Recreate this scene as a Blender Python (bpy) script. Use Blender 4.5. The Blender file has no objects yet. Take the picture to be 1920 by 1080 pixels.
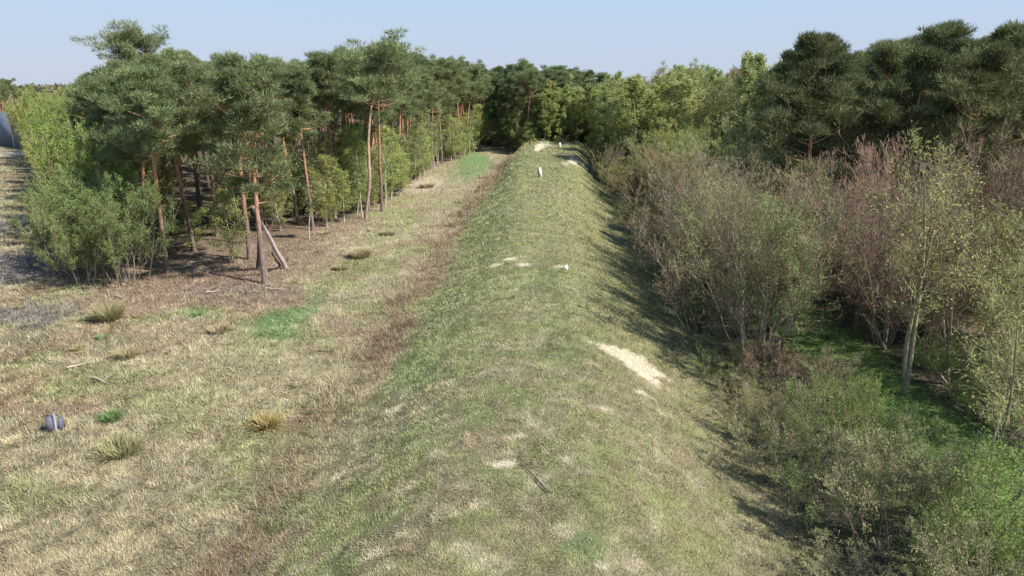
import bpy, math, random
import numpy as np
from mathutils import Vector

# ------------------------------------------------------------------ camera, sky, sun
SC = bpy.context.scene
COL = SC.collection
R = math.radians
CAM_H, PITCH, FPX = 12.0, R(16.5), 1280.0          # focal length in photo pixels (1920 wide)
cam = bpy.data.objects.new("camera", bpy.data.cameras.new("camera"))
COL.objects.link(cam)
cam.location = (0, 0, CAM_H)
cam.rotation_euler = (R(90) - PITCH, 0, 0)
cam.data.lens = 24.0
cam.data.sensor_width = 36.0
cam.data.clip_end = 5000
SC.camera = cam

SUN_EL, SUN_AZ = R(47), R(-25)                       # azimuth measured from +X towards +Y
world = bpy.data.worlds.new("World")
SC.world = world
world.use_nodes = True
wn = world.node_tree
sky = wn.nodes.new("ShaderNodeTexSky")
sky.sky_type = 'NISHITA'
sky.sun_disc = False
sky.sun_elevation = SUN_EL
sky.sun_rotation = R(90) - SUN_AZ
sky.altitude = 50
sky.air_density = 1.15
sky.dust_density = 0.25
sky.ozone_density = 3.0
bg = wn.nodes["Background"]
bg.inputs["Strength"].default_value = 0.10
# pale hazy band of sky above the horizon, by elevation
wtc = wn.nodes.new("ShaderNodeTexCoord"); wsep = wn.nodes.new("ShaderNodeSeparateXYZ")
wn.links.new(wtc.outputs["Generated"], wsep.inputs[0])
wr = wn.nodes.new("ShaderNodeValToRGB")
wr.color_ramp.elements[0].position = 0.0; wr.color_ramp.elements[0].color = (.39, .445, .56, 1)
wr.color_ramp.elements[1].position = .16; wr.color_ramp.elements[1].color = (.335, .50, .635, 1)
e_ = wr.color_ramp.elements.new(.07); e_.color = (.385, .465, .60, 1)
wn.links.new(wsep.outputs[2], wr.inputs[0])
wsc = wn.nodes.new("ShaderNodeVectorMath"); wsc.operation = 'SCALE'; wsc.inputs["Scale"].default_value = 8.6
wn.links.new(wr.outputs[0], wsc.inputs[0])
wmr = wn.nodes.new("ShaderNodeMapRange"); wmr.interpolation_type = 'SMOOTHSTEP'
wmr.inputs[1].default_value = .12; wmr.inputs[2].default_value = .55; wmr.inputs[3].default_value = .94; wmr.inputs[4].default_value = 0
wn.links.new(wsep.outputs[2], wmr.inputs[0])
wmx = wn.nodes.new("ShaderNodeMix"); wmx.data_type = 'RGBA'
wn.links.new(wmr.outputs[0], wmx.inputs[0]); wn.links.new(sky.outputs[0], wmx.inputs[6]); wn.links.new(wsc.outputs[0], wmx.inputs[7])
wn.links.new(wmx.outputs[2], bg.inputs["Color"])
sun = bpy.data.objects.new("sun", bpy.data.lights.new("sun", 'SUN'))
COL.objects.link(sun)
sun.data.energy = 4.7
sun.data.angle = R(0.6)
sun.data.color = (1.0, 0.955, 0.88)
sd = Vector((math.cos(SUN_EL) * math.cos(SUN_AZ), math.cos(SUN_EL) * math.sin(SUN_AZ), math.sin(SUN_EL)))
sun.rotation_euler = sd.to_track_quat('Z', 'Y').to_euler()
SC.view_settings.view_transform = 'Standard'
SC.view_settings.look = 'None'
SC.view_settings.exposure = 0.68
SC.view_settings.gamma = 1.0
SC.cycles.max_bounces = 5
SC.cycles.diffuse_bounces = 3
SC.cycles.glossy_bounces = 1
SC.cycles.transmission_bounces = 2
SC.cycles.transparent_max_bounces = 4

# ------------------------------------------------------------------ numeric helpers
def vnoise(x, y, scale, seed):
    g = np.random.default_rng(seed).random((128, 128))
    u, v = np.asarray(x, float) / scale + 517.3, np.asarray(y, float) / scale + 311.7
    i, j = np.floor(u).astype(int), np.floor(v).astype(int)
    fu, fv = u - i, v - j
    fu, fv = fu * fu * (3 - 2 * fu), fv * fv * (3 - 2 * fv)
    a, b = g[i % 128, j % 128], g[(i + 1) % 128, j % 128]
    c, d = g[i % 128, (j + 1) % 128], g[(i + 1) % 128, (j + 1) % 128]
    return (a * (1 - fu) + b * fu) * (1 - fv) + (c * (1 - fu) + d * fu) * fv

def fbm(x, y, scale, seed):
    return (vnoise(x, y, scale, seed) * .5 + vnoise(x, y, scale / 2.1, seed + 1) * .28
            + vnoise(x, y, scale / 4.3, seed + 2) * .15 + vnoise(x, y, scale / 9.1, seed + 3) * .07)

def sstep(a, b, x):
    t = np.clip((np.asarray(x, float) - a) / (b - a), 0, 1)
    return t * t * (3 - 2 * t)

CY = [-40, 0, 15, 31, 63, 90, 117, 140]
CXX = [-.6, -.3, 0.1, 1.2, 2.4, 4.4, 6.8, 8.5]
def berm_x(y): return np.interp(y, CY, CXX)
BW, BH = 7.9, 2.0
def height(x, y):
    x, y = np.asarray(x, float), np.asarray(y, float)
    d = x - berm_x(y) + .5 * (vnoise(x * 0, y, 9, 5) - .5)
    pl = 1.1 + 2.7 * sstep(55, 108, y)
    s = np.clip((np.abs(d) - pl) / (BW - pl), 0, 1)
    h = (BH + 1.0 * sstep(30, 100, y)) * (.5 + .5 * np.cos(np.pi * s)) * (1 - sstep(116, 124, y))
    near = 1 - sstep(250, 400, np.hypot(x, y))
    h = h + (fbm(x, y, 8, 21) - .5) * .12 * near + (vnoise(x, y, 1.3, 31) - .5) * .04 * near
    h = h - .35 * np.exp(-((x - berm_x(y) - 8.6) / 1.3) ** 2) * near      # ditch at the right foot
    return h

def ray(px, py):
    u, v = (px - 960) / FPX, (py - 540) / FPX
    c, s = math.cos(PITCH), math.sin(PITCH)
    return np.array([u, c - v * s, -s - v * c])

def ground(px, py, z=None):
    """photo pixel -> point on the terrain"""
    d = ray(px, py)
    if z is not None:
        t = (z - CAM_H) / d[2]
        return d[0] * t, d[1] * t
    t = (0 - CAM_H) / d[2]
    for k in range(60):
        h = float(height(d[0] * t, d[1] * t))
        t += ((h - CAM_H) / d[2] - t) * .5
    return d[0] * t, d[1] * t

# ------------------------------------------------------------------ mesh builder
class MB:
    def __init__(s):
        s.v, s.f3, s.f4, s.t, s.n = [], [], [], [], 0
    def add(s, v, f3=None, f4=None, tint=.5):
        v = np.asarray(v, float).reshape(-1, 3)
        s.v.append(v)
        s.t.append(np.broadcast_to(np.asarray(tint, float), (len(v),)).copy())
        if f3 is not None: s.f3.append(np.asarray(f3, int).reshape(-1, 3) + s.n)
        if f4 is not None: s.f4.append(np.asarray(f4, int).reshape(-1, 4) + s.n)
        s.n += len(v)
    def tris(s, A, B, C, tint):
        n = len(A)
        v = np.stack([A, B, C], 1).reshape(-1, 3)
        s.add(v, f3=np.arange(3 * n).reshape(n, 3), tint=np.repeat(np.broadcast_to(tint, (n,)), 3))
    def quads(s, A, B, C, D, tint):
        n = len(A)
        v = np.stack([A, B, C, D], 1).reshape(-1, 3)
        s.add(v, f4=np.arange(4 * n).reshape(n, 4), tint=np.repeat(np.broadcast_to(tint, (n,)), 4))
    def tubes(s, P, Rr, sides=4, tint=.5):
        """P (N,K,3) polylines, Rr (N,K) radii"""
        P = np.asarray(P, float); Rr = np.asarray(Rr, float)
        N, K, _ = P.shape
        T = np.gradient(P, axis=1)
        T /= np.linalg.norm(T, axis=2, keepdims=True) + 1e-9
        ref = np.where(np.abs(T[..., 2:3]) > .8, np.array([1., 0, 0]), np.array([0, 0, 1.]))
        ref = np.broadcast_to(ref[:, :1], T.shape)
        U = np.cross(T, ref); U /= np.linalg.norm(U, axis=2, keepdims=True) + 1e-9
        W = np.cross(T, U)
        a = np.arange(sides) * 2 * np.pi / sides
        V = P[:, :, None] + Rr[:, :, None, None] * (U[:, :, None] * np.cos(a)[None, None, :, None] + W[:, :, None] * np.sin(a)[None, None, :, None])
        idx = np.arange(N * K * sides).reshape(N, K, sides)
        if sides == 2:
            f = np.stack([idx[:, :-1, 0], idx[:, :-1, 1], idx[:, 1:, 1], idx[:, 1:, 0]], -1)
        else:
            nx = np.roll(idx, -1, axis=2)
            f = np.stack([idx[:, :-1], nx[:, :-1], nx[:, 1:], idx[:, 1:]], -1)
        t = np.broadcast_to(np.asarray(tint, float).reshape(-1, 1, 1), (N, K, sides)).reshape(-1) if np.ndim(tint) else tint
        s.add(V, f4=f.reshape(-1, 4), tint=t)
        if sides > 2:                                                    # end cap
            if sides == 4: s.f4.append(idx[:, -1, :] + s.n - N * K * sides)
    def mesh(s, name, mat, smooth=False, color=None):
        v = np.concatenate(s.v); t = np.concatenate(s.t)
        f3 = np.concatenate(s.f3) if s.f3 else np.zeros((0, 3), int)
        f4 = np.concatenate(s.f4) if s.f4 else np.zeros((0, 4), int)
        me = bpy.data.meshes.new(name)
        me.vertices.add(len(v)); me.vertices.foreach_set("co", v.astype(np.float32).ravel())
        me.loops.add(f3.size + f4.size)
        me.loops.foreach_set("vertex_index", np.concatenate([f3.ravel(), f4.ravel()]).astype(np.int32))
        me.polygons.add(len(f3) + len(f4))
        st = np.concatenate([np.arange(len(f3)) * 3, f3.size + np.arange(len(f4)) * 4]).astype(np.int32)
        me.polygons.foreach_set("loop_start", st)
        me.update(calc_edges=True)
        if smooth: me.polygons.foreach_set("use_smooth", np.ones(len(st), bool))
        at = me.attributes.new("tint", 'FLOAT', 'POINT'); at.data.foreach_set("value", t.astype(np.float32))
        if color is not None:
            ca = me.attributes.new("ground_colour", 'FLOAT_COLOR', 'POINT')
            c4 = np.ones((len(v), 4), np.float32); c4[:, :3] = color
            ca.data.foreach_set("color", c4.ravel())
        me.materials.append(mat)
        return me

def link(name, me, parent=None, loc=(0, 0, 0)):
    o = bpy.data.objects.new(name, me); COL.objects.link(o)
    o.location = loc
    if parent: o.parent = parent
    return o

def tag(o, label=None, cat=None, group=None, kind=None):
    if label: o['label'] = label
    if cat: o['category'] = cat
    if group: o['group'] = group
    if kind: o['kind'] = kind
    return o

def put_tree(name, parts, x, y, rz, sx, sz, label, cat, group=None, lean=(0, 0), sink=.1):
    """parts: list of (part_name, mesh). An Empty at the base carries them."""
    e = bpy.data.objects.new(name, None); e.empty_display_size = .5
    COL.objects.link(e)
    e.location = (x, y, float(height(x, y)) - sink)
    e.rotation_euler = (lean[0], lean[1], rz)
    e.scale = (sx, sx, sz)
    for pn, me in parts:
        o = bpy.data.objects.new(pn, me); COL.objects.link(o); o.parent = e
    return tag(e, label, cat, group)

# ------------------------------------------------------------------ materials
def new_mat(name):
    m = bpy.data.materials.new(name); m.use_nodes = True
    nt = m.node_tree; b = nt.nodes["Principled BSDF"]
    b.inputs["Roughness"].default_value = .85
    b.inputs["Specular IOR Level"].default_value = .15
    return m, nt, b

def leaf_mat(name, c0, c1, transl=.25, var=.35, hue=.03, rough=.7):
    m, nt, b = new_mat(name)
    at = nt.nodes.new("ShaderNodeAttribute"); at.attribute_name = "tint"
    mix = nt.nodes.new("ShaderNodeMix"); mix.data_type = 'RGBA'
    mix.inputs[6].default_value = (*c0, 1); mix.inputs[7].default_value = (*c1, 1)
    nt.links.new(at.outputs["Fac"], mix.inputs[0])
    oi = nt.nodes.new("ShaderNodeObjectInfo")
    hv = nt.nodes.new("ShaderNodeHueSaturation")
    mr = nt.nodes.new("ShaderNodeMapRange"); mr.inputs[3].default_value = 1 - var; mr.inputs[4].default_value = 1 + var
    nt.links.new(oi.outputs["Random"], mr.inputs[0]); nt.links.new(mr.outputs[0], hv.inputs["Value"])
    m2 = nt.nodes.new("ShaderNodeMath"); m2.operation = 'MULTIPLY'; m2.inputs[1].default_value = 7.31
    m3 = nt.nodes.new("ShaderNodeMath"); m3.operation = 'FRACT'
    mh = nt.nodes.new("ShaderNodeMapRange"); mh.inputs[3].default_value = .5 - hue; mh.inputs[4].default_value = .5 + hue
    nt.links.new(oi.outputs["Random"], m2.inputs[0]); nt.links.new(m2.outputs[0], m3.inputs[0])
    nt.links.new(m3.outputs[0], mh.inputs[0]); nt.links.new(mh.outputs[0], hv.inputs["Hue"])
    nt.links.new(mix.outputs[2], hv.inputs["Color"])
    nt.links.new(hv.outputs[0], b.inputs["Base Color"])
    b.inputs["Roughness"].default_value = rough
    if transl > 0:
        tr = nt.nodes.new("ShaderNodeBsdfTranslucent"); nt.links.new(hv.outputs[0], tr.inputs[0])
        ms = nt.nodes.new("ShaderNodeMixShader"); ms.inputs[0].default_value = transl
        out = nt.nodes["Material Output"]
        nt.links.new(b.outputs[0], ms.inputs[1]); nt.links.new(tr.outputs[0], ms.inputs[2])
        nt.links.new(ms.outputs[0], out.inputs[0])
    return m

def bark_mat(name, low, high, z0, z1, band=False):
    m, nt, b = new_mat(name)
    tc = nt.nodes.new("ShaderNodeTexCoord")
    sp = nt.nodes.new("ShaderNodeSeparateXYZ"); nt.links.new(tc.outputs["Object"], sp.inputs[0])
    mr = nt.nodes.new("ShaderNodeMapRange"); mr.inputs[1].default_value = z0; mr.inputs[2].default_value = z1
    nz = nt.nodes.new("ShaderNodeTexNoise"); nz.inputs["Scale"].default_value = 3.0; nz.inputs["Detail"].default_value = 6
    mp = nt.nodes.new("ShaderNodeMapping"); mp.inputs["Scale"].default_value = (4, 4, .9) if not band else (1.2, 1.2, 7)
    nt.links.new(tc.outputs["Object"], mp.inputs[0]); nt.links.new(mp.outputs[0], nz.inputs[0])
    ad = nt.nodes.new("ShaderNodeMath"); ad.operation = 'ADD'
    nt.links.new(sp.outputs[2], ad.inputs[0])
    ns = nt.nodes.new("ShaderNodeMath"); ns.operation = 'MULTIPLY'; ns.inputs[1].default_value = 1.5
    nt.links.new(nz.outputs[0], ns.inputs[0]); nt.links.new(ns.outputs[0], ad.inputs[1])
    nt.links.new(ad.outputs[0], mr.inputs[0])
    mix = nt.nodes.new("ShaderNodeMix"); mix.data_type = 'RGBA'
    mix.inputs[6].default_value = (*low, 1); mix.inputs[7].default_value = (*high, 1)
    nt.links.new(mr.outputs[0], mix.inputs[0])
    cr = nt.nodes.new("ShaderNodeValToRGB")
    cr.color_ramp.elements[0].position = .36 if band else .3; cr.color_ramp.elements[0].color = (.12, .11, .1, 1) if band else (.5, .5, .5, 1)
    cr.color_ramp.elements[1].position = .45 if band else .7; cr.color_ramp.elements[1].color = (1, 1, 1, 1) if band else (1.3, 1.25, 1.2, 1)
    nt.links.new(nz.outputs[0], cr.inputs[0])
    mu = nt.nodes.new("ShaderNodeMix"); mu.data_type = 'RGBA'; mu.blend_type = 'MULTIPLY'; mu.inputs[0].default_value = 1
    nt.links.new(mix.outputs[2], mu.inputs[6]); nt.links.new(cr.outputs[0], mu.inputs[7])
    nt.links.new(mu.outputs[2], b.inputs["Base Color"])
    return m

def plain_mat(name, c, rough=.7, noise=.25, scale=8):
    m, nt, b = new_mat(name)
    tc = nt.nodes.new("ShaderNodeTexCoord")
    nz = nt.nodes.new("ShaderNodeTexNoise"); nz.inputs["Scale"].default_value = scale; nz.inputs["Detail"].default_value = 5
    nt.links.new(tc.outputs["Object"], nz.inputs[0])
    cr = nt.nodes.new("ShaderNodeValToRGB")
    cr.color_ramp.elements[0].color = (*[k * (1 - noise) for k in c], 1); cr.color_ramp.elements[0].position = .3
    cr.color_ramp.elements[1].color = (*[min(1, k * (1 + noise)) for k in c], 1); cr.color_ramp.elements[1].position = .7
    nt.links.new(nz.outputs[0], cr.inputs[0]); nt.links.new(cr.outputs[0], b.inputs["Base Color"])
    b.inputs["Roughness"].default_value = rough
    return m

M_PINE = leaf_mat("pine_needles", (.115, .155, .07), (.32, .365, .17), .28, .2, .012)
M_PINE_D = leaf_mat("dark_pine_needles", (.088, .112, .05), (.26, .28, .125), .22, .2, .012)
M_PBARK = bark_mat("pine_bark", (.22, .17, .145), (.46, .26, .165), 3.5, 7.5)
M_PALEBARK = bark_mat("pale_pine_bark", (.36, .28, .24), (.56, .37, .27), 1, 9)
M_BIRCH = bark_mat("birch_bark", (.50, .47, .40), (.55, .50, .38), 2, 8, band=True)
M_GREY = bark_mat("grey_bark", (.24, .21, .17), (.26, .23, .17), 2, 6)
M_OLIVE = bark_mat("olive_bark", (.30, .28, .19), (.32, .29, .17), 2, 6)
M_TWIG_RED = leaf_mat("red_brown_twigs", (.205, .135, .095), (.38, .26, .185), 0, .15, .01)
M_TWIG_RUST = leaf_mat("rusty_twigs", (.17, .11, .07), (.33, .22, .14), 0, .15, .01)
M_TWIG_GREY = leaf_mat("grey_brown_twigs", (.20, .158, .105), (.39, .31, .21), 0, .2, .01)
M_TWIG_TAN = leaf_mat("tan_twigs", (.20, .14, .085), (.36, .25, .15), 0, .2, .01)
M_TWIG_OLIVE = leaf_mat("olive_twigs", (.22, .20, .11), (.38, .35, .19), 0, .2, .01)
M_LEAF_LIME = leaf_mat("fresh_yellow_green_leaves", (.29, .325, .10), (.49, .52, .185), .42, .15, .015)
M_LEAF_GREEN = leaf_mat("fresh_green_leaves", (.29, .35, .12), (.50, .55, .20), .5, .18, .015)
M_LEAF_FRESH = leaf_mat("vivid_green_leaves", (.16, .26, .06), (.31, .43, .11), .35, .12, .012)
M_LEAF_BUSH = leaf_mat("bush_green_leaves", (.16, .225, .065), (.33, .41, .14), .38, .15, .015)
M_LEAF_SAGE = leaf_mat("grey_green_leaves", (.225, .26, .11), (.41, .44, .20), .38, .15, .015)
M_LEAF_PALE = leaf_mat("pale_birch_leaves", (.35, .38, .15), (.56, .58, .26), .5, .1, .01)
M_LEAF_DARK = leaf_mat("dark_green_leaves", (.14, .20, .06), (.29, .37, .13), .35, .2, .015)
M_LEAF_RUST = leaf_mat("rust_buds", (.26, .16, .08), (.38, .27, .13), .3, .15, .01)
M_DRY = leaf_mat("dry_reed_blades", (.32, .27, .16), (.54, .46, .28), .2, .1, .01)
M_DRYG = leaf_mat("green_reed_blades", (.26, .25, .12), (.50, .44, .25), .2, .1, .01)
M_GOLD = leaf_mat("golden_reed_blades", (.36, .27, .10), (.58, .47, .22), .2, .05, .01)
M_TUFT = leaf_mat("lush_green_blades", (.12, .20, .07), (.27, .36, .14), .2, .05, .01)
M_DARKBARK = bark_mat("dark_bark", (.09, .08, .06), (.10, .09, .06), 2, 6)

# ------------------------------------------------------------------ colour of the ground (real colour of grass, straw, litter)
TAN = np.array((.385, .335, .208)); STRAW = np.array((.74, .65, .47)); GRN = np.array((.235, .26, .115)); OLV = np.array((.30, .308, .14))
BRN = np.array((.25, .17, .115)); LIT = np.array((.30, .22, .155)); LUSH = np.array((.20, .285, .115)); GRY = np.array((.27, .235, .21)); DRK = np.array((.10, .085, .06))
def lerp(a, b, t): return a + (b - a) * np.asarray(t)[..., None]

PATCH = []   # (x, y, rx, ry, rot, colour, strength)
def patch(px, py, rx, ry, col, k=1.0, rot=0.0):
    x, y = ground(px, py); PATCH.append((x, y, rx, ry, rot, col, k))
patch(1192, 684, 1.0, 1.25, STRAW, 1.5, -.45); patch(1160, 664, .7, .8, STRAW, 1.1); patch(1228, 700, .6, .5, STRAW, 1.1)
patch(1205, 738, .35, .25, STRAW, .9); patch(1138, 768, .3, .25, STRAW, .7); patch(952, 870, .38, .16, STRAW, 1.2)
PATCH.append((4.7, 110, .95, 8, .10, STRAW * 1.1, 1.5)); PATCH.append((3.9, 103, .5, 4, .1, STRAW * 1.1, 1.3)); patch(1078, 303, .8, 4, STRAW, 1.0, .25); patch(1070, 293, .5, 3, STRAW, .7)
patch(928, 498, .35, .5, STRAW, 1.0, -.6); patch(955, 486, .35, .4, STRAW, 1.0, -.6); patch(982, 497, .45, .5, STRAW, .9)
patch(1048, 500, .4, .4, STRAW, .6); patch(990, 580, .25, .3, STRAW * (1, .85, .75), .8); patch(1030, 572, .5, .15, STRAW, .6)
patch(735, 770, .45, .35, STRAW, .8, .4); patch(1100, 640, .25, .25, STRAW, .6); patch(1130, 1062, .15, .15, STRAW, .9)
for q in [(1010, 900), (870, 1030), (700, 1040), (1190, 1060), (1300, 900), (820, 850), (1060, 1000), (930, 1060)]:
    patch(q[0], q[1], .45, .3, STRAW, .38, random.Random(q[0]).random() * 3)
patch(535, 600, 1.6, 3.0, LUSH, .9, -.2); patch(570, 570, 1.5, 3.0, LUSH * .9 + GRN * .2, .6); patch(890, 300, 2.6, 17, LUSH * 1.05, 1.0, -.02)
patch(870, 330, 2.5, 9, LUSH * .8 + GRN * .3, .5); patch(365, 585, 1.0, 1.0, LUSH, .6); patch(780, 690, 1.1, 2.6, LUSH * .5 + GRN * .6, .7, -.2)
patch(1170, 660, .1, .1, GRN, 0); patch(570, 960, 1.3, 1.0, GRN, .7); patch(430, 930, .9, .9, GRN, .6); patch(640, 1060, .7, .5, LUSH, .4)
patch(1060, 650, 1.3, 1.5, GRN * .9, .6); patch(1090, 1020, .6, .5, LUSH, .5); patch(1110, 930, 1.0, .9, OLV, .4)
patch(400, 520, 5.0, 4.5, LIT * (1.0, .92, .95), .95); patch(510, 480, 4.5, 5.0, LIT * 1.05, .9); patch(280, 500, 5.0, 5.0, LIT * 1.1, .9)
patch(330, 550, 4.5, 3.4, LIT * 1.15, .98); patch(400, 470, 6.5, 4.5, LIT * .95, .9); patch(480, 562, 3.6, 2.0, LIT * 1.1, .9); patch(230, 575, 3.5, 1.6, LIT * 1.25, .7); patch(300, 615, 2.5, 1.2, LIT * 1.4, .45); patch(560, 505, 4, 3, LIT * 1.1, .6)
patch(620, 430, 3.2, 6.0, LIT * 1.1, .7); patch(450, 545, 3.5, 2.2, np.array((.28, .22, .17)), .8)
patch(25, 290, 4.0, 9, STRAW, .9); patch(30, 500, 4.5, 7, GRY, .9); patch(20, 420, 4, 9, GRY * 1.1, .7); patch(30, 590, 3.5, 2.0, GRY * .9, .8)
patch(800, 345, 2.2, 8, STRAW * .8, .7); patch(560, 730, 3.0, 2.2, TAN * 1.2, .7); patch(600, 860, 1.2, .8, TAN * 1.25, .5)
patch(440, 700, 3.5, 3.0, TAN * 1.15, .6); patch(60, 930, 1.6, 1.2, OLV, .7); patch(30, 720, 2, 2, BRN * 1.3, .5); patch(290, 860, 1.5, 1.2, TAN * 1.1, .5)
patch(680, 500, 2.4, 3.0, OLV, .6); patch(740, 430, 2.0, 8, OLV * 1.2, .5)

def sandw(x, y):
    w = np.zeros(np.shape(x))
    for (px, py, rx, ry, rot, col, kk) in PATCH:
        if kk < 1: continue
        ca, sa = math.cos(rot), math.sin(rot); dx, dy = x - px, y - py
        u, v = (dx * ca - dy * sa) / rx, (dx * sa + dy * ca) / ry
        w = np.maximum(w, 1 - sstep(.7, 1.0, np.sqrt(u * u + v * v) + 1.1 * (fbm(x, y, .45, 66) - .5)))
    return w
TRACK_X = 15.2
def ground_colour(x, y):
    x, y = np.asarray(x, float), np.asarray(y, float)
    bx = berm_x(y); d = x - bx
    n1, n2, n3, n4 = fbm(x, y, 5, 40), fbm(x, y, 1.7, 50), fbm(x, y, .7, 60), fbm(x, y, 14, 70)
    # left field
    c = lerp(TAN * .92, TAN * 1.12, sstep(.35, .65, n2))
    c = lerp(c, OLV * 1.1, .75 * sstep(.52, .66, n1))
    c = lerp(c, BRN * 1.35, .5 * sstep(.55, .7, fbm(x, y, 2.6, 80)))
    # the berm: greener in the middle distance, drier close up and on the right shoulder
    far = sstep(18, 34, y)
    b = lerp(OLV * 1.05, GRN * 1.15, sstep(.40, .62, n1 * .6 + n2 * .4 + .16 * (far - .5)))
    b = lerp(b, TAN * .93, (.85 - .5 * far) * sstep(.42, .58, n2 * .6 + n3 * .4))
    b = lerp(b, BRN * .6 + TAN * .5, (.5 - .35 * far) * sstep(.52, .66, fbm(x, y, 1.1, 75)))
    b = lerp(b, STRAW * .92, (.62 - .4 * far) * sstep(.60, .74, fbm(x, y, .42, 65)) * sstep(.35, .6, n2))
    b = lerp(b, np.array((.33, .31, .14)), .35 * sstep(1.5, 4.5, d) * (1 - sstep(6, 8, d)))
    b = lerp(b, GRN * 1.2, .35 * sstep(-1.0, -3.2, d) * sstep(16, 26, y) )
    b = lerp(b, TAN * .9, .5 * sstep(.5, .65, n4) * sstep(-2, 2, d) * (1 - sstep(60, 80, y)) )
    m = sstep(-6.9, -5.6, d + 1.4 * (n2 - .5) + .8 * (n3 - .5)) * (1 - sstep(120, 126, y))
    c = lerp(c, b, m)
    # brown strip of old stems along the left foot
    e = np.exp(-((d + 7.3 + 3.0 * (n1 - .5) + 1.2 * (n2 - .5) - .6 * sstep(60, 110, y)) / (1.05 + .8 * sstep(60, 100, y))) ** 2)
    k = np.interp(y, [0, 16, 22, 28, 46, 56, 80, 130], [.8, .8, .55, .95, .75, .3, .7, 1.0])
    c = lerp(c, lerp(BRN * (1.05, 1.08, 1.08), TAN * .75, sstep(.55, .75, n3)), np.clip(e * 1.25, 0, 1) * k * (.7 + .3 * sstep(.35, .6, n2)))
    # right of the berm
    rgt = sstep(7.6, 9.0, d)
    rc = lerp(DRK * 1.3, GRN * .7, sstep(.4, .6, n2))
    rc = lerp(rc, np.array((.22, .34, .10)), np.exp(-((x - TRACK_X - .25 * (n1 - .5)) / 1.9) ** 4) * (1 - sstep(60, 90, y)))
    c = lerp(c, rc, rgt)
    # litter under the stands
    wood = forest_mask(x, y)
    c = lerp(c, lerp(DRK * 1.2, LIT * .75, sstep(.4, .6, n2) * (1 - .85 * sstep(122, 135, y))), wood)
    for (px, py, rx, ry, rot, col, kk) in PATCH:
        ca, sa = math.cos(rot), math.sin(rot)
        sel = (np.abs(x - px) < 3 * max(rx, ry)) & (np.abs(y - py) < 3 * max(rx, ry))
        if not sel.any(): continue
        dx, dy = x[sel] - px, y[sel] - py
        u, v = (dx * ca - dy * sa) / rx, (dx * sa + dy * ca) / ry
        soft = .25 if kk >= 1 else .7
        w = np.clip(kk * 1.15 * (1 - sstep(1.1 - soft, 1.1 + soft * .3, np.sqrt(u * u + v * v) + 1.1 * (n3[sel] - .5) + .8 * (n2[sel] - .5) + (1.5 if kk >= 1 else .6) * (fbm(x[sel], y[sel], .3, 67) - .5))), 0, 1)
        c[sel] = lerp(c[sel], np.asarray(col), w)
    return c

# left stand outline: right edge towards the berm clearing, left edge along the side track
EDGE_Y = [42, 46, 53, 62, 76, 104, 123, 150, 200, 320]
EDGE_X = [-24.5, -20.5, -18.2, -15.6, -13.8, -12.5, -8.5, -6, 0, 10]
def right_edge(y): return np.interp(y, EDGE_Y, EDGE_X)
def left_edge(y): return -27.5 - (np.asarray(y) - 40) * .715
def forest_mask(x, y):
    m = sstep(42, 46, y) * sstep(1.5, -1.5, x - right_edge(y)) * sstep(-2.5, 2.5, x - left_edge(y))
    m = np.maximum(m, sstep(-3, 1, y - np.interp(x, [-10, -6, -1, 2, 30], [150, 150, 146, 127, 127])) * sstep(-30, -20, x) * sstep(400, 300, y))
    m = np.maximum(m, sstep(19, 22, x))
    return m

# ------------------------------------------------------------------ ground sheet
def axis(a, b, step, lo, hi, g=1.16):
    c = list(np.arange(a, b + 1e-6, step)); s = step
    while c[-1] < hi: s *= g; c.append(c[-1] + s)
    s = step
    while c[0] > lo: s *= g; c.insert(0, c[0] - s)
    return np.array(c)
gx, gy = axis(-34, 22, .2, -2500, 2500), axis(8, 70, .2, -300, 3500)
X, Y = np.meshgrid(gx, gy)
Z = height(X, Y)
nx_, ny_ = len(gx), len(gy)
idx = np.arange(nx_ * ny_).reshape(ny_, nx_)
gm = MB()
gm.add(np.stack([X, Y, Z], -1), f4=np.stack([idx[:-1, :-1], idx[:-1, 1:], idx[1:, 1:], idx[1:, :-1]], -1))

def ground_mat():
    m, nt, b = new_mat("grassy_ground")
    at = nt.nodes.new("ShaderNodeAttribute"); at.attribute_name = "ground_colour"
    tc = nt.nodes.new("ShaderNodeTexCoord")
    n = nt.nodes.new("ShaderNodeTexNoise"); n.inputs["Scale"].default_value = 6; n.inputs["Detail"].default_value = 8; n.inputs["Roughness"].default_value = .7
    n.inputs["Distortion"].default_value = 1.5
    nt.links.new(tc.outputs["Object"], n.inputs[0])
    mr = nt.nodes.new("ShaderNodeMapRange"); mr.inputs[1].default_value = .3; mr.inputs[2].default_value = .7
    mr.inputs[3].default_value = .55; mr.inputs[4].default_value = 1.25
    nt.links.new(n.outputs[0], mr.inputs[0])
    mu = nt.nodes.new("ShaderNodeVectorMath"); mu.operation = 'SCALE'
    nt.links.new(at.outputs["Color"], mu.inputs[0]); nt.links.new(mr.outputs[0], mu.inputs["Scale"])
    nt.links.new(mu.outputs[0], b.inputs["Base Color"])
    bp = nt.nodes.new("ShaderNodeBump"); bp.inputs["Strength"].default_value = .9; bp.inputs["Distance"].default_value = .12
    nt.links.new(n.outputs[0], bp.inputs["Height"]); nt.links.new(bp.outputs[0], b.inputs["Normal"])
    b.inputs["Roughness"].default_value = .95
    return m
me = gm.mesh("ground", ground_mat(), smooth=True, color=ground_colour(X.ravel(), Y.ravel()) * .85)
tag(link("ground", me), kind="structure")

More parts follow.
